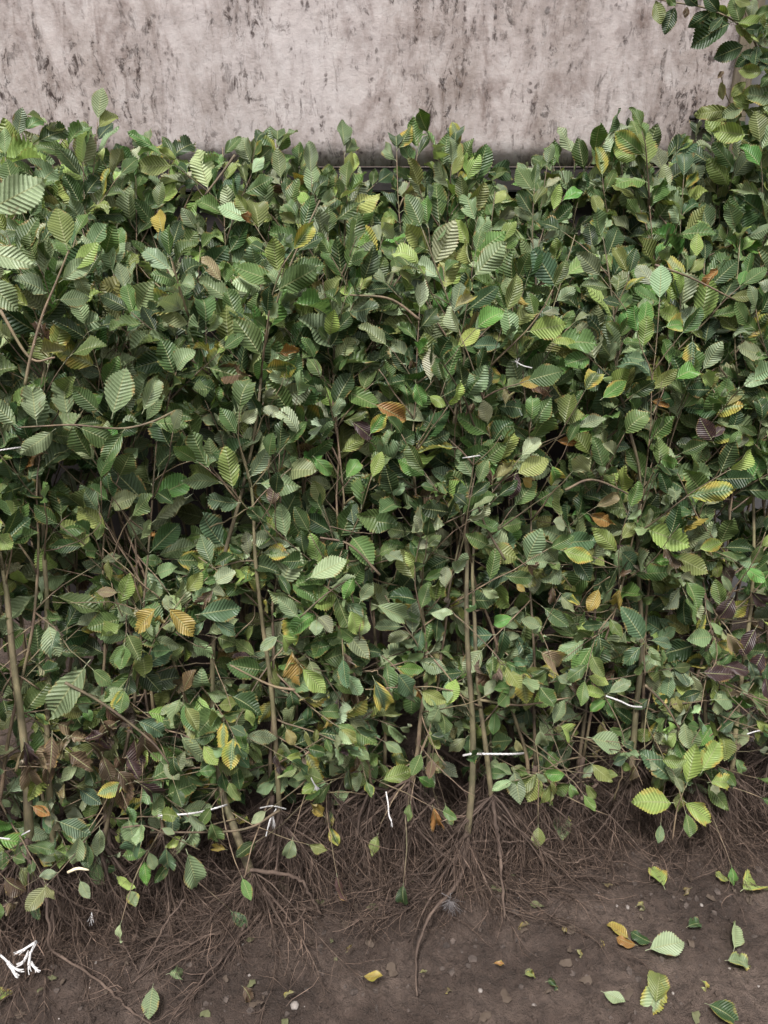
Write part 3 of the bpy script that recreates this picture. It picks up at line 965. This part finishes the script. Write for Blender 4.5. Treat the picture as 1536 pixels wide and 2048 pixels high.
spray(D_, [(1290, 1350), (1288, 1300), (1292, 1270)],
      [((1290, 1285), (1248, 1218), 'bluish'), ((1295, 1280), (1352, 1288), 'bluish'), ((1285, 1290), (1246, 1328), 'bluish'), ((1295, 1290), (1318, 1330), 'sage')], 0.09)
spray(D_, None, [((1215, 1392), (1168, 1378), 'lime'), ((1212, 1390), (1264, 1358), 'sage'), ((1216, 1398), (1180, 1420), 'fresh'), ((1200, 1172), (1178, 1222), 'yellow'), ((1242, 1170), (1224, 1232), 'yellow', 0.2),
                 ((1120, 1100), (1180, 1118), 'lime', 0.5), ((1237, 1100), (1290, 1145), 'bluish'), ((1385, 672), (1383, 742), 'bluish', 0.8), ((1396, 458), (1390, 512), 'lime'), ((1325, 655), (1385, 640), 'fresh', 0.6),
                 ((1100, 925), (1130, 985), 'fresh', 0.7), ((1200, 800), (1250, 765), 'fresh', 0.4), ((1260, 800), (1290, 770), 'sage'), ((1075, 770), (1108, 760), 'orange', 0.4), ((1300, 800), (1340, 812), 'orange')], 0.07)
spray(B_, None, [((1105, 1452), (1128, 1402), 'sage'), ((1080, 1455), (1086, 1502), 'sage'), ((1115, 1450), (1172, 1478), 'lime'), ((1174, 1474), (1246, 1492), 'sage'), ((1075, 1300), (1140, 1340), 'tan', 0.3),
                 ((1030, 1475), (1040, 1505), 'straw'), ((880, 1410), (860, 1455), 'sage'), ((1052, 1185), (1035, 1170), 'yellow'), ((1088, 1255), (1040, 1240), 'sage')], 0.09)
spray(E_, [(1345, 1680), (1352, 1630), (1360, 1600), (1385, 1540)],
      [((1350, 1606), (1274, 1600), 'lime', 0.3), ((1365, 1600), (1424, 1642), 'lime', 0.4), ((1372, 1575), (1392, 1492), 'lime'), ((1350, 1570), (1345, 1505), 'sage'), ((1400, 1550), (1440, 1480), 'lime', 0.4),
       ((1415, 1565), (1470, 1560), 'lime', 0.5), ((1345, 1560), (1290, 1510), 'bluish')], 0.10)
spray(E_, None, [((1420, 1400), (1480, 1395), 'sage'), ((1430, 1380), (1462, 1438), 'pale'), ((1470, 1190), (1440, 1240), 'plum'), ((1500, 1180), (1536, 1215), 'plum'), ((1515, 1250), (1480, 1310), 'plum', 0.0),
                 ((1450, 1260), (1478, 1312), 'tan', 0.3), ((1440, 1330), (1500, 1342), 'plum'), ((1530, 1300), (1500, 1350), 'plum'), ((1400, 1345), (1460, 1350), 'plum'), ((1530, 1350), (1540, 1400), 'plum'),
                 ((1395, 1100), (1440, 1085), 'lime', 0.6), ((1430, 890), (1400, 840), 'plum'), ((1420, 880), (1450, 850), 'plum')], 0.07)
spray(C_, [(245, 1655), (290, 1652), (340, 1672), (400, 1700)],
      [((288, 1658), (246, 1724), 'bluish'), ((332, 1690), (336, 1750), 'bluish'), ((296, 1700), (310, 1740), 'sage'), ((320, 1655), (348, 1668), 'sage'), ((372, 1698), (400, 1782), 'sage'), ((160, 1665), (150, 1728), 'sage'),
       ((110, 1640), (180, 1668), 'bluish'), ((420, 1640), (440, 1690), 'mid'), ((60, 1690), (110, 1700), 'mid')], 0.09)
for i in range(26):      # brown crumpled leaves hanging low at the left
    x, y = rnd.uniform(40, 290), rnd.uniform(1430, 1575)
    a = rnd.uniform(0.2, 2.9)
    l = rnd.uniform(55, 90)
    hleaf(G_, (x, y), (x + math.cos(a) * l, y + math.sin(a) * l), rnd.uniform(0.04, 0.09), rnd.choice(['brown', 'brown', 'plum', 'tan', 'brown']), rnd.choice(CURLED + LEAVES[3:6]))
for x, y, col in [(10, 1800, 'tan'), (475, 430, 'orange'), (552, 706, 'orange'), (1440, 535, 'orange'), (1300, 570, 'brown'), (550, 960, 'brown'), (60, 1610, 'orange'), (865, 1610, 'orange'), (1110, 880, 'orange'),
                  (430, 1175, 'brown'), (700, 840, 'plum'), (240, 1185, 'tan'), (820, 715, 'brown'), (1090, 765, 'yellow'), (950, 800, 'brown'), (1010, 815, 'straw'), (650, 1635, 'yellow'), (455, 1700, 'yellow')]:
    a = rnd.uniform(0, 6.28)
    l = rnd.uniform(40, 60)
    hleaf(min(H.values(), key=lambda o: (o.location - on_face(x, y)).length), (x, y), (x + math.cos(a) * l, y + math.sin(a) * l), 0.06, col, rnd.choice(CURLED + LEAVES[:3]))
for b_, t_, m_ in (((318, 1212), (262, 1262), LEAVES[14]), ((330, 1210), (388, 1270), LEAVES[13]), ((322, 1225), (310, 1268), CURLED[2])):
    hleaf(C_, b_, t_, 0.10, 'yellow', m_, 0.0, 0.35)
# bare twigs crossing the face
for path, off in [([(840, 640), (780, 598), (700, 590)], 0.07), ([(1310, 530), (1380, 555), (1470, 600)], 0.07), ([(130, 1365), (210, 1410), (300, 1480), (340, 1530)], 0.09), ([(560, 1620), (480, 1660), (300, 1665)], 0.06),
                  ([(590, 1380), (540, 1370), (460, 1330)], 0.07), ([(960, 1400), (1040, 1410), (1140, 1395)], 0.07), ([(1290, 1370), (1330, 1410), (1360, 1460)], 0.08), ([(760, 1150), (700, 1090), (640, 1075)], 0.05),
                  ([(1130, 980), (1190, 960), (1290, 1005)], 0.06), ([(470, 310), (445, 345), (410, 390)], -0.2), ([(0, 620), (60, 716), (110, 715)], 0.1), ([(1010, 1120), (975, 1060), (955, 1010)], 0.07)]:
    own = min(H.values(), key=lambda o: (o.location - on_face(*path[0])).length)
    pts = smooth_path([on_face(a, b, off) for a, b in path], 14)
    tube_obj('branch', [(pts, [0.0028 - 0.0012 * i / 14 for i in range(14)])], M_TWIG, own, 6, True, own.location)
# strong roots that stand out
def big_root(own, path, r0, r1, n=26):
    pts = smooth_path(path, n)
    pts = [p + V((rnd.uniform(-1, 1), rnd.uniform(-1, 1), rnd.uniform(-1, 1))) * 0.0018 for p in pts]
    tube_obj('root', [(pts, [0.8 * (r0 + (r1 - r0) * i / n) * rnd.uniform(0.78, 1.2) for i in range(n)])], M_ROOT, own, 6, True, own.location)
big_root(G_, [on_face(92, 1790, 0.06), on_face(98, 1860, 0.09), on_ground(108, 1905, 0.05), on_ground(200, 1962, 0.03), on_ground(250, 2010, 0.02), on_ground(300, 2046, 0.012)], 0.0040, 0.0022)
big_root(G_, [on_face(45, 1705, 0.07), on_face(95, 1780, 0.08), on_face(130, 1840, 0.09), on_ground(180, 1885, 0.03)], 0.0022, 0.001)
big_root(C_, [on_face(370, 1800, 0.10), on_ground(335, 1840, 0.09), on_ground(310, 1890, 0.05), on_ground(275, 1950, 0.02)], 0.0026, 0.0014)
big_root(C_, [on_ground(235, 1870, 0.06), on_ground(262, 1915, 0.03), on_ground(284, 1960, 0.012)], 0.0020, 0.0012)
big_root(C_, [on_face(500, 1740, 0.06), on_face(590, 1755, 0.07), on_face(620, 1790, 0.07), on_ground(642, 1830, 0.02)], 0.0050, 0.0030)
big_root(C_, [on_face(520, 1800, 0.08), on_ground(545, 1840, 0.03), on_ground(590, 1845, 0.03), on_ground(612, 1815, 0.04)], 0.0030, 0.0018)
big_root(A_, [on_face(935, 1660, 0.05), on_face(925, 1740, 0.07), on_face(905, 1780, 0.09), on_ground(860, 1830, 0.05), on_ground(835, 1900, 0.02), on_ground(833, 1990, 0.012)], 0.0070, 0.0018)
big_root(B_, [on_face(985, 1590, 0.03), on_face(992, 1650, 0.05), on_face(1000, 1700, 0.06), on_ground(1005, 1780, 0.05), on_ground(1010, 1840, 0.02)], 0.0072, 0.0022)
big_root(B_, [on_face(1005, 1684, 0.06), on_face(1060, 1682, 0.07), on_face(1120, 1676, 0.06)], 0.0020, 0.0014)
big_root(B_, [on_face(1005, 1630, 0.06), on_face(1045, 1665, 0.08), on_face(1100, 1715, 0.09), on_ground(1160, 1775, 0.02)], 0.0018, 0.0012)
big_root(B_, [on_face(1080, 1702, 0.07), on_face(1135, 1725, 0.08), on_face(1190, 1712, 0.07)], 0.0026, 0.0014)
big_root(D_, [on_face(1240, 1600, 0.04), on_face(1215, 1640, 0.05), on_face(1180, 1680, 0.05)], 0.0026, 0.0014)
big_root(D_, [on_face(1200, 1560, 0.02), on_face(1160, 1600, 0.03)], 0.0050, 0.0040)
big_root(E_, [on_face(1440, 1560, 0.05), on_face(1490, 1620, 0.07), on_face(1550, 1690, 0.07)], 0.0028, 0.0018)
big_root(E_, [on_face(1350, 1630, 0.05), on_ground(1325, 1690, 0.03), on_ground(1300, 1720, 0.012)], 0.0020, 0.0012)
big_root(A_, [on_face(868, 1600, 0.05), on_face(840, 1630, 0.04), on_face(815, 1660, 0.03)], 0.0032, 0.0022)

# ================================================================== twine
def twine(label, path, r0=0.0012, frays=(), name='twine', group='white twine ties'):
    for q_ in smooth_path(path, 6)[:5]:
        KEEP.append((q_, 0.024))
    p0 = path[0]
    root = empty(name, p0)
    tag(root, label, 'twine', group)
    pts = smooth_path(path, 10 * len(path))
    strands = []
    for k in range(3):
        q = []
        for i, p in enumerate(pts):
            a = i * 0.9 + k * 2.094
            q.append(p + V((math.cos(a) * 0.2, math.sin(a), math.cos(a))) * r0 * 0.45)
        strands.append((q, r0 * 0.62))
    tube_obj('cord', strands, M_TWINE, root, 5, True, p0)
    for (c, d, ln, n, sp) in frays:
        fr = []
        for k in range(n):
            dd = (V(d) + V((rnd.gauss(0, sp), rnd.gauss(0, sp), rnd.gauss(0, sp)))).normalized()
            q = [c]
            for j in range(5):
                dd = (dd + V((rnd.gauss(0, .09), rnd.gauss(0, .09), rnd.gauss(0, .09)))).normalized()
                q.append(q[-1] + dd * ln / 5 * rnd.uniform(0.7, 1.2))
            fr.append((q, [0.0006 - 0.00006 * j for j in range(6)]))
        f = tube_obj('frayed_end', fr, M_TWINE, root, 4, False, p0)
        f['kind'] = 'stuff'
    return root
T = on_face
twine('white twine tied round the thick central stem and its neighbours', [T(1052, 1506, -0.02), T(1030, 1508, 0.05), T(980, 1508, 0.064), T(945, 1508, 0.068), T(926, 1511, 0.05)], 0.0022,
      [(T(944, 1508, 0.066), (-0.9, -0.2, 0.1), 0.008, 6, 0.3)])
twine('taut white twine with a frayed knot at lower left', [T(456, 1608, 0.0), T(446, 1612, 0.05), T(400, 1624, 0.07), T(360, 1629, 0.075), T(316, 1631, 0.07)], 0.0019,
      [(T(332, 1630, 0.075), (-0.3, -0.5, 0.5), 0.011, 16, 0.6)])
twine('short white twine hanging beneath a pale green leaf at right', [T(1212, 1392, 0.09), T(1240, 1402, 0.09), T(1262, 1412, 0.085), T(1284, 1414, 0.06)], 0.0018)
twine('loose twine end hanging vertically with a frayed tip', [T(772, 1584, 0.07), T(776, 1606, 0.08), T(778, 1630, 0.085), T(783, 1642, 0.088)], 0.0021, [(T(783, 1642, 0.088), (0.1, -0.2, -1), 0.012, 9, 0.25)])
twine('twine bent to a T before the dark roots left of centre', [T(520, 1616, 0.02), T(545, 1612, 0.05), T(572, 1618, 0.03)], 0.0014)
twine('frayed twine tail hanging below the bent twine', [T(552, 1618, 0.05), T(540, 1640, 0.06), T(532, 1672, 0.06)], 0.0019, [(T(546, 1630, 0.055), (0.1, -0.2, -1), 0.026, 7, 0.12)])
twine('tiny frayed knot of twine among the leaves above the dark roots', [T(622, 1556, 0.06), T(630, 1570, 0.065), T(638, 1578, 0.06)], 0.0016, [(T(631, 1571, 0.065), (0.3, -0.4, -0.8), 0.010, 9, 0.4)])
twine('thin white twine at the left edge under the horizontal leafy spray', [T(-30, 905, 0.08), T(10, 899, 0.09), T(52, 893, 0.09)], 0.0014)
twine('short twine stub low on the left edge', [T(-20, 1674, 0.08), T(20, 1678, 0.08)], 0.0014)
twine('tiny slanting twine piece between dark leaves at lower left', [T(43, 1670, 0.09), T(60, 1661, 0.09)], 0.0014)
twine('twine crossing the brown stems above the plum-coloured leaf', [T(925, 916, 0.05), T(940, 914, 0.07), T(960, 911, 0.05)], 0.0013)
twine('short bright twine near the yellow leaf high on the right', [T(1030, 722, 0.07), T(1045, 731, 0.075), T(1064, 736, 0.07)], 0.0013, [(T(1034, 725, 0.07), (-.3, -.2, .4), 0.01, 8, 0.8)])
twine('white twine at the right edge above the root mass', [T(1494, 1468, 0.07), T(1515, 1462, 0.075), T(1550, 1456, 0.06)], 0.0014)
g0 = on_ground(30, 1925, 0.03)
def G(px, py, z=0.0):
    p = on_ground(px, py, z)
    return p
def ribbon(path, n, w0, w1, r_):
    out = []
    sp = smooth_path(path, 9)
    for k in range(n):
        o1, o2 = V((rnd.gauss(0, 1), rnd.gauss(0, 1), rnd.gauss(0, 1))), V((rnd.gauss(0, 1), rnd.gauss(0, 1), rnd.gauss(0, 1)))
        m = rnd.uniform(0.75, 1.0)
        q = [sp[int(i * m)] + o1 * w0 * (1 - i / 8) + o2 * w1 * (i / 8) ** 2 for i in range(9)]
        out.append((q, [r_ * rnd.uniform(0.7, 1.1)] * 9))
    return out
bn = twine('thick untwisted bundle of white twine lying at the bottom left corner', [G(-12, 1903, .05), G(6, 1915, .055), G(20, 1930, .055), G(26, 1938, .05)], 0.0022)
bp0 = bn.location
for pth in ([G(15, 1925, .055), G(28, 1945, .05), G(40, 1958, .045)], [G(20, 1928, .055), G(35, 1940, .05), G(50, 1943, .045)], [G(72, 1884, .07), G(50, 1898, .065), G(22, 1915, .055)],
            [G(72, 1884, .07), G(62, 1905, .06), G(58, 1930, .05), G(62, 1950, .04)], [G(60, 1925, .05), G(72, 1938, .045), G(78, 1943, .04)], [G(58, 1905, .06), G(45, 1925, .05), G(30, 1930, .05)]):
    tube_obj('strand', ribbon([bp0 * 0 + p for p in pth], 12, 0.0012, 0.0018, 0.0010), M_TWINE, bn, 4, False, bp0)['kind'] = 'stuff'
for pth in ([G(64, 1950, .04)],):
    pass
twine('small grey frayed twine tuft amid the left roots', [G(183, 1825, .08), G(186, 1840, .07)], 0.0012, [(G(184, 1826, .08), (0, -0.3, -1), 0.02, 10, 0.2)])
# pale peeled twig and cobwebby fibre
t0 = T(135, 1745, 0.10)
tw = empty('peeled_twig', t0)
tag(tw, 'short pale peeled twig caught above the left roots', 'twig')
tube_obj('twig_body', [(smooth_path([t0, T(155, 1737, 0.10), T(178, 1740, 0.10)], 8), [0.0022, 0.0026, 0.0028, 0.0028, 0.0026, 0.0024, 0.0020, 0.0012])], plain('peeled_wood', (0.5, 0.42, 0.28), (0.68, 0.6, 0.42), 90, 0.6, 0.2), tw, 7, True, t0)
wb = []
c = G(903, 1800, .05)
for k in range(70):
    dd = V((rnd.gauss(-0.2, .7), rnd.gauss(0, .5), rnd.gauss(-0.6, 0.7))).normalized()
    wb.append(([c + dd * 0.004, c + dd * rnd.uniform(0.006, 0.018) + V((0, 0, -0.004)), c + dd * rnd.uniform(0.012, 0.026) + V((rnd.uniform(-.01, .01), 0, -0.01))], 0.00028))
tag(tube_obj('fibre_tuft', wb, M_WEB, None, 3, False), 'wispy grey fibre tuft caught on the central root tip', 'fibre', kind='thing')

# ================================================================== fallen leaves, each a thing of its own
def fallen(label, b, t, col, al=0.0, me=None, h=0.018, tilt=(0, 0)):
    pb, pt = on_ground(b[0], b[1], h), on_ground(t[0], t[1], h)
    pb.z = gz(pb.x, pb.y) + h
    pt.z = gz(pt.x, pt.y) + h + 0.003
    if me is None or (me in LEAVES and label.count('clean') == 0 and rnd.random() < 0.45):
        me = rnd.choice([LEAVES[13], LEAVES[14], LEAVES[15], CURLED[2]])
    o = put_leaf(None, pb, pt - pb, V((tilt[0], tilt[1], 1)), (pt - pb).length / 1.1, (*jitter(PAL[col], rnd, 0.05), al), rnd, me or rnd.choice(FLAT), name='fallen_leaf')
    tag(o, label, 'leaf', 'leaves fallen on the soil')
LV, CU = LEAVES, CURLED
fallen('large clean pale green leaf on the soil, pointing right', (1290, 1905), (1368, 1886), 'pale', 0, LV[0], 0.022, tilt=(0, -0.25))
fallen('yellow and orange folded leaf beside the large pale one', (1262, 1880), (1214, 1846), 'yellow', 0.2, LV[3], 0.010, (0.2, -0.3))
fallen('orange brown leaf tucked under the yellow one', (1275, 1895), (1232, 1880), 'orange', 0, LV[5])
fallen('holed yellow green leaf just in front of the right roots', (1330, 1780), (1305, 1732), 'lime', 0.3, LV[1])
fallen('broad yellow green leaf near the right edge below the roots', (1480, 1785), (1535, 1745), 'lime', 0.2, LV[4])
fallen('small dull olive leaf left of the broad one at right', (1460, 1765), (1430, 1748), 'olive', 0.2)
fallen('upright curled pale green leaf at the right on dark soil', (1468, 1900), (1476, 1845), 'pale', 0, LV[3], 0.014, (0.5, -0.5))
fallen('greyish leaf lying flat below the upright curled leaf', (1450, 1920), (1506, 1918), 'sage', 0.2, LV[4])
fallen('dull dark green leaf up from the large pale leaf', (1372, 1858), (1404, 1842), 'deep')
fallen('dark leaf half buried left of the large pale leaf', (1305, 1890), (1260, 1870), 'deep')
fallen('narrow pale green leaf near the bottom, pointing down right', (1202, 1980), (1250, 2012), 'pale', 0, LV[2], tilt=(0, -0.3))
fallen('pointed olive green leaf standing up near the bottom', (1310, 2020), (1318, 1950), 'olive', 0.1, LV[3], 0.012, (-0.3, -0.5))
fallen('second pale leaf overlapping the pointed olive one', (1318, 1962), (1300, 2030), 'pale', 0.3, LV[1], 0.012, (0, -0.4))
fallen('big dark green leaf cut by the lower right corner', (1408, 2010), (1485, 2044), 'deep', 0.1, LV[4], tilt=(0, -0.3))
fallen('small curled yellow scrap between bottom leaves', (1398, 1965), (1425, 1980), 'lime', 0.5, CU[0])
fallen('small dark glossy leaf near the bottom centre', (1090, 1968), (1132, 1958), 'deep', 0, LV[3])
fallen('orange leaf alone on bare soil at bottom centre', (722, 1950), (766, 1962), 'yellow', 0.3, LV[2])
fallen('tiny orange striped leaf right of centre on the soil', (985, 1930), (1008, 1935), 'orange', 0.2)
fallen('reddish brown dry leaf piece left of bottom centre', (484, 1976), (512, 2006), 'brown', 0, LV[5])
fallen('round dull green leaf near the bottom left, tip down', (308, 1975), (298, 2040), 'sage', 0, LV[9], tilt=(0, -0.3))
fallen('grey green leaf lying sideways above the round one', (333, 1955), (392, 1940), 'sage', 0, LV[4], 0.02, (0, -0.3))
fallen('small green leaf standing between the left roots', (262, 1785), (272, 1822), 'sage', 0.2, LV[0], 0.10)
fallen('yellow green leaf cut by the left edge near the bottom', (-20, 2005), (22, 1975), 'lime', 0.3, LV[4])
fallen('small straw coloured scrap below the root fan', (1150, 1905), (1175, 1915), 'straw', 0.2, CU[2])
fallen('pale tan leaf crumb at the tip of the right-hand roots', (1205, 1765), (1225, 1775), 'tan')
fallen('mid green leaf lying below the hanging leaves of the centre', (1120, 1625), (1125, 1680), 'sage', 0.1, LV[1], 0.05, (0, -0.8))
fallen('round dry leaf scrap under the left root fan', (838, 1945), (858, 1950), 'straw', 0, CU[1])
for i, (x, y) in enumerate([(905, 1985), (1060, 1850), (1130, 1860), (590, 1990), (690, 1905), (1270, 1815), (1200, 1880), (1045, 1950), (1385, 1775)]):
    a = rnd.uniform(0, 6.28)
    fallen('small brown leaf scrap trodden into the soil', (x, y), (x + 26 * math.cos(a), y + 18 * math.sin(a)), rnd.choice(['brown', 'tan', 'olive', 'straw']), 0.2, rnd.choice(CU))
for i, (x, y, s) in enumerate([(1234, 1812, 5), (1255, 1815, 6), (1068, 2010, 6), (590, 2020, 10), (960, 1990, 6), (1345, 1990, 5), (1403, 1810, 5)]):
    p = G(x, y)
    p.z = gz(p.x, p.y)
    s *= 0.0008
    q = [rnd.uniform(0.7, 1.2) for _ in range(3)]
    o = link('pebble', mesh('pebble', [(v[0] * s * q[0], v[1] * s * q[1], v[2] * s * q[2] * 0.7 + s * 0.3) for v in ico_v], ico_f, M_STONE), None, p)
    tag(o, 'small pale pebble lying on the brown soil', 'pebble', 'pale pebbles on the soil')

# ================================================================== hornbeam standing at the upper right, reaching in front of the post
TY = 1.80
def Q(px, py, dy=0.0):
    return on_y(px, py, TY + dy)
tr0 = Q(1640, 300)
tree = empty('hornbeam_tree', (tr0.x, tr0.y, 0))
tag(tree, 'taller hornbeam at upper right with dark leaves reaching over the wall', 'tree')
tube_obj('trunk', [(smooth_path([V((tr0.x, tr0.y, -0.02)), V((tr0.x - 0.02, tr0.y, 0.9)), Q(1640, 300), Q(1600, -100), Q(1620, -500)], 30), [0.012 - 0.0003 * i for i in range(30)])], M_STEM, tree, 9, True, tree.location)
def tbranch(path, dy=0.0, r0=0.0024):
    pts = smooth_path([Q(a, b, dy) for a, b in path], 5 * len(path))
    n = len(pts)
    tube_obj('branch', [(pts, [r0 * (1 - 0.55 * i / n) for i in range(n)])], M_TWIG, tree, 6, True, tree.location)
def tleaf(b, t, col, al=0.0, dy=-0.01, me=None, tilt=0.1):
    pb, pt = Q(b[0], b[1], dy), Q(t[0], t[1], dy - 0.01)
    put_leaf(tree, pb, pt - pb, toward_cam(pb, tilt), (pt - pb).length / 1.06, (*jitter(PAL[col], rnd, 0.08), al), rnd, me or rnd.choice(LEAVES[:8]))
tbranch([(1640, 240), (1560, 150), (1515, 85), (1468, 42), (1410, 16), (1350, 5), (1290, -5)])
tbranch([(1560, 190), (1525, 120), (1500, 60), (1480, -20)])
tbranch([(1630, 330), (1560, 260), (1500, 225), (1460, 205), (1440, 145)], 0, 0.0020)
for b, t, c in [((1352, 8), (1330, 62), 'deep'), ((1330, 0), (1300, -40), 'mid'), ((1310, -5), (1322, 45), 'olive'), ((1375, 10), (1372, 32), 'brown'), ((1428, 18), (1384, 52), 'deep'), ((1470, 42), (1388, 78), 'deep'),
                ((1440, 28), (1410, -10), 'deep'), ((1450, 30), (1420, 60), 'deep'), ((1480, 52), (1470, -5), 'mid'), ((1466, 48), (1500, 68), 'olive'), ((1505, 80), (1530, 30), 'olive'), ((1520, 95), (1475, 130), 'deep'),
                ((1530, 110), (1480, 112), 'deep'), ((1540, 120), (1500, 150), 'deep'), ((1545, 90), (1536, 40), 'mid'), ((1550, 140), (1520, 175), 'mid'), ((1500, 10), (1475, -30), 'deep'), ((1330, -10), (1350, 10), 'mid'),
                ((1490, 55), (1530, 75), 'lime'), ((1380, 12), (1400, -20), 'deep'), ((1560, 130), (1510, 120), 'deep'), ((1400, 15), (1365, -12), 'deep')]:
    tleaf(b, t, c)
for b, t, c in [((1446, 205), (1440, 165), 'straw'), ((1470, 208), (1525, 178), 'lime'), ((1500, 222), (1470, 190), 'lime'), ((1510, 225), (1560, 190), 'sage'), ((1480, 215), (1458, 245), 'sage'), ((1530, 240), (1500, 275), 'mid'),
                ((1495, 160), (1465, 190), 'olive'), ((1520, 200), (1545, 150), 'mid'), ((1540, 250), (1530, 300), 'sage'), ((1448, 140), (1436, 155), 'brown'), ((1500, 230), (1520, 262), 'lime'), ((1560, 200), (1490, 185), 'sage')]:
    tleaf(b, t, c, 0.1)

# leaves of the pile that would lie over the sprays, twine and bare stems standing out in front are left off
for path, rad in [([(932, 1070), (936, 1350)], 0.016), ([(944, 1410), (944, 1560), (935, 1680)], 0.018), ([(972, 1570), (990, 1650)], 0.016), ([(455, 1620), (500, 1740)], 0.016), ([(1262, 1500), (1284, 1330)], 0.014),
                  ([(1480, 1300), (1500, 1080)], 0.014), ([(508, 1000), (518, 1190)], 0.014), ([(20, 1170), (45, 1400)], 0.016), ([(88, 980), (95, 1150)], 0.012), ([(1268, 870), (1285, 980)], 0.014),
                  ([(930, 700), (900, 640), (850, 480)], 0.006), ([(1120, 1480), (1230, 1560), (1290, 1650)], 0.05), ([(800, 1480), (830, 1560)], 0.035)]:
    for i in range(len(path) - 1):
        for k in range(9):
            f = k / 8
            KEEP.append((on_face(path[i][0] * (1 - f) + path[i + 1][0] * f, path[i][1] * (1 - f) + path[i + 1][1] * f, 0.03), rad + 0.012))
cam_p = V((0, 0, CAMZ))
def px_of(p):
    q = p - cam_p
    z = q.dot(FW)
    return q.x / z * FPX, q.dot(UP) / z * FPX, z
KP = np.array([(*px_of(p), r_) for p, r_ in KEEP])
LOWX = [-200, 0, 240, 400, 430, 520, 700, 830, 900, 1090, 1130, 1165, 1290, 1310, 1420, 1480, 1700]
LOWY = [1760, 1740, 1750, 1740, 1640, 1590, 1600, 1570, 1600, 1620, 1560, 1470, 1470, 1600, 1620, 1540, 1530]
gone = []
for o in FREE:
    m = o.matrix_basis
    L = m.col[0].xyz.length
    c = o.parent.location + m.translation + m.col[0].xyz * 0.6
    x, y, z = px_of(c)
    dd = np.hypot(KP[:, 0] - x, KP[:, 1] - y)
    hit = (dd < (KP[:, 3] + L * 0.30) / KP[:, 2] * FPX) & (z < KP[:, 2] + 0.004)
    sx_, sy_ = 768 + x, 1024 - y
    if hit.any() or sy_ > float(np.interp(sx_, LOWX, LOWY)) + rnd.uniform(-70, 30):
        gone.append(o)
for o in gone:
    bpy.data.objects.remove(o)

# thin bare twigs tangled through the lower half
HL = list(H.values())
for i in range(55):
    x, y = rnd.uniform(-20, 1560), rnd.uniform(980, 1640)
    a = rnd.uniform(-0.3, math.pi + 0.3)
    l = rnd.uniform(80, 260)
    o1, o2 = rnd.uniform(-0.06, 0.05), rnd.uniform(-0.02, 0.07)
    p1, p2 = on_face(x, y, o1), on_face(x + math.cos(a) * l, y - math.sin(a) * l * 0.7, o2)
    pm = p1.lerp(p2, 0.5) + V((rnd.gauss(0, .012), rnd.gauss(0, .01), rnd.gauss(0, .016)))
    own = min(HL, key=lambda o: abs(o.location.x - p1.x))
    r0 = rnd.uniform(0.0008, 0.0020)
    pts = smooth_path([p1, pm, p2], 12)
    tube_obj('branch', [([p + V((rnd.gauss(0, .0012), 0, rnd.gauss(0, .0012))) for p in pts], [r0 * (1 - 0.5 * k / 12) for k in range(12)])], M_TWIG, own, 5, True, own.location)
# broken leaf litter under and before the plants
def litter_mat(name, a, b):
    return plain(name, a, b, 40, 0.85, 0.4)
for nm_, col_, cnt, sd_ in (('brown', ((0.045, 0.030, 0.020), (0.06, 0.042, 0.03)), 150, 1), ('olive', ((0.05, 0.055, 0.022), (0.09, 0.09, 0.04)), 45, 2)):
    rs = R(sd_)
    vs, fs = [], []
    for i in range(cnt):
        x = rs.uniform(-0.85, 0.95)
        y = 1.16 + SKEW * x - rs.random() ** 1.6 * 0.45 + rs.uniform(0, 0.2)
        s_ = rs.uniform(0.003, 0.012)
        a = rs.uniform(0, 6.28)
        z = gz(x, y) + 0.003
        b = len(vs)
        for k in range(9):
            an = a + k * math.pi / 4.5
            rr_ = s_ * rs.uniform(0.6, 1.1) * (0.6 + 0.7 * abs(math.cos(k * math.pi / 4.5)))
            vs.append((x + rr_ * math.cos(an), y + rr_ * math.sin(an), z + rs.uniform(-0.002, 0.007)))
        vs.append((x, y, z + rs.uniform(0.002, 0.006)))
        fs += [(b + k, b + (k + 1) % 9, b + 9) for k in range(9)]
    tag(link('leaf_litter', mesh('leaf_litter', vs, fs, litter_mat(nm_ + '_litter', *col_))), 'broken %s leaf litter strewn on the soil under the roots' % nm_, kind='stuff')

rt = R(77)
for k in range(46):      # the leafy mass in front of the post
    bx, by = rt.choice([(1470, 205), (1500, 225), (1530, 245), (1515, 90), (1540, 130), (1500, 60), (1485, 20), (1560, 180), (1545, 280), (1520, 255), (1475, 230)])
    bx += rt.uniform(-22, 28); by += rt.uniform(-25, 25)
    a = rt.uniform(-0.5, 3.6)
    l = rt.uniform(38, 70)
    tleaf((bx, by), (bx - l * math.cos(a), by - l * math.sin(a) * rt.choice((1, 1, -0.8))), rt.choice(['deep', 'mid', 'mid', 'sage', 'deep', 'lime', 'olive']), 0.0, rt.uniform(-0.05, 0.03))
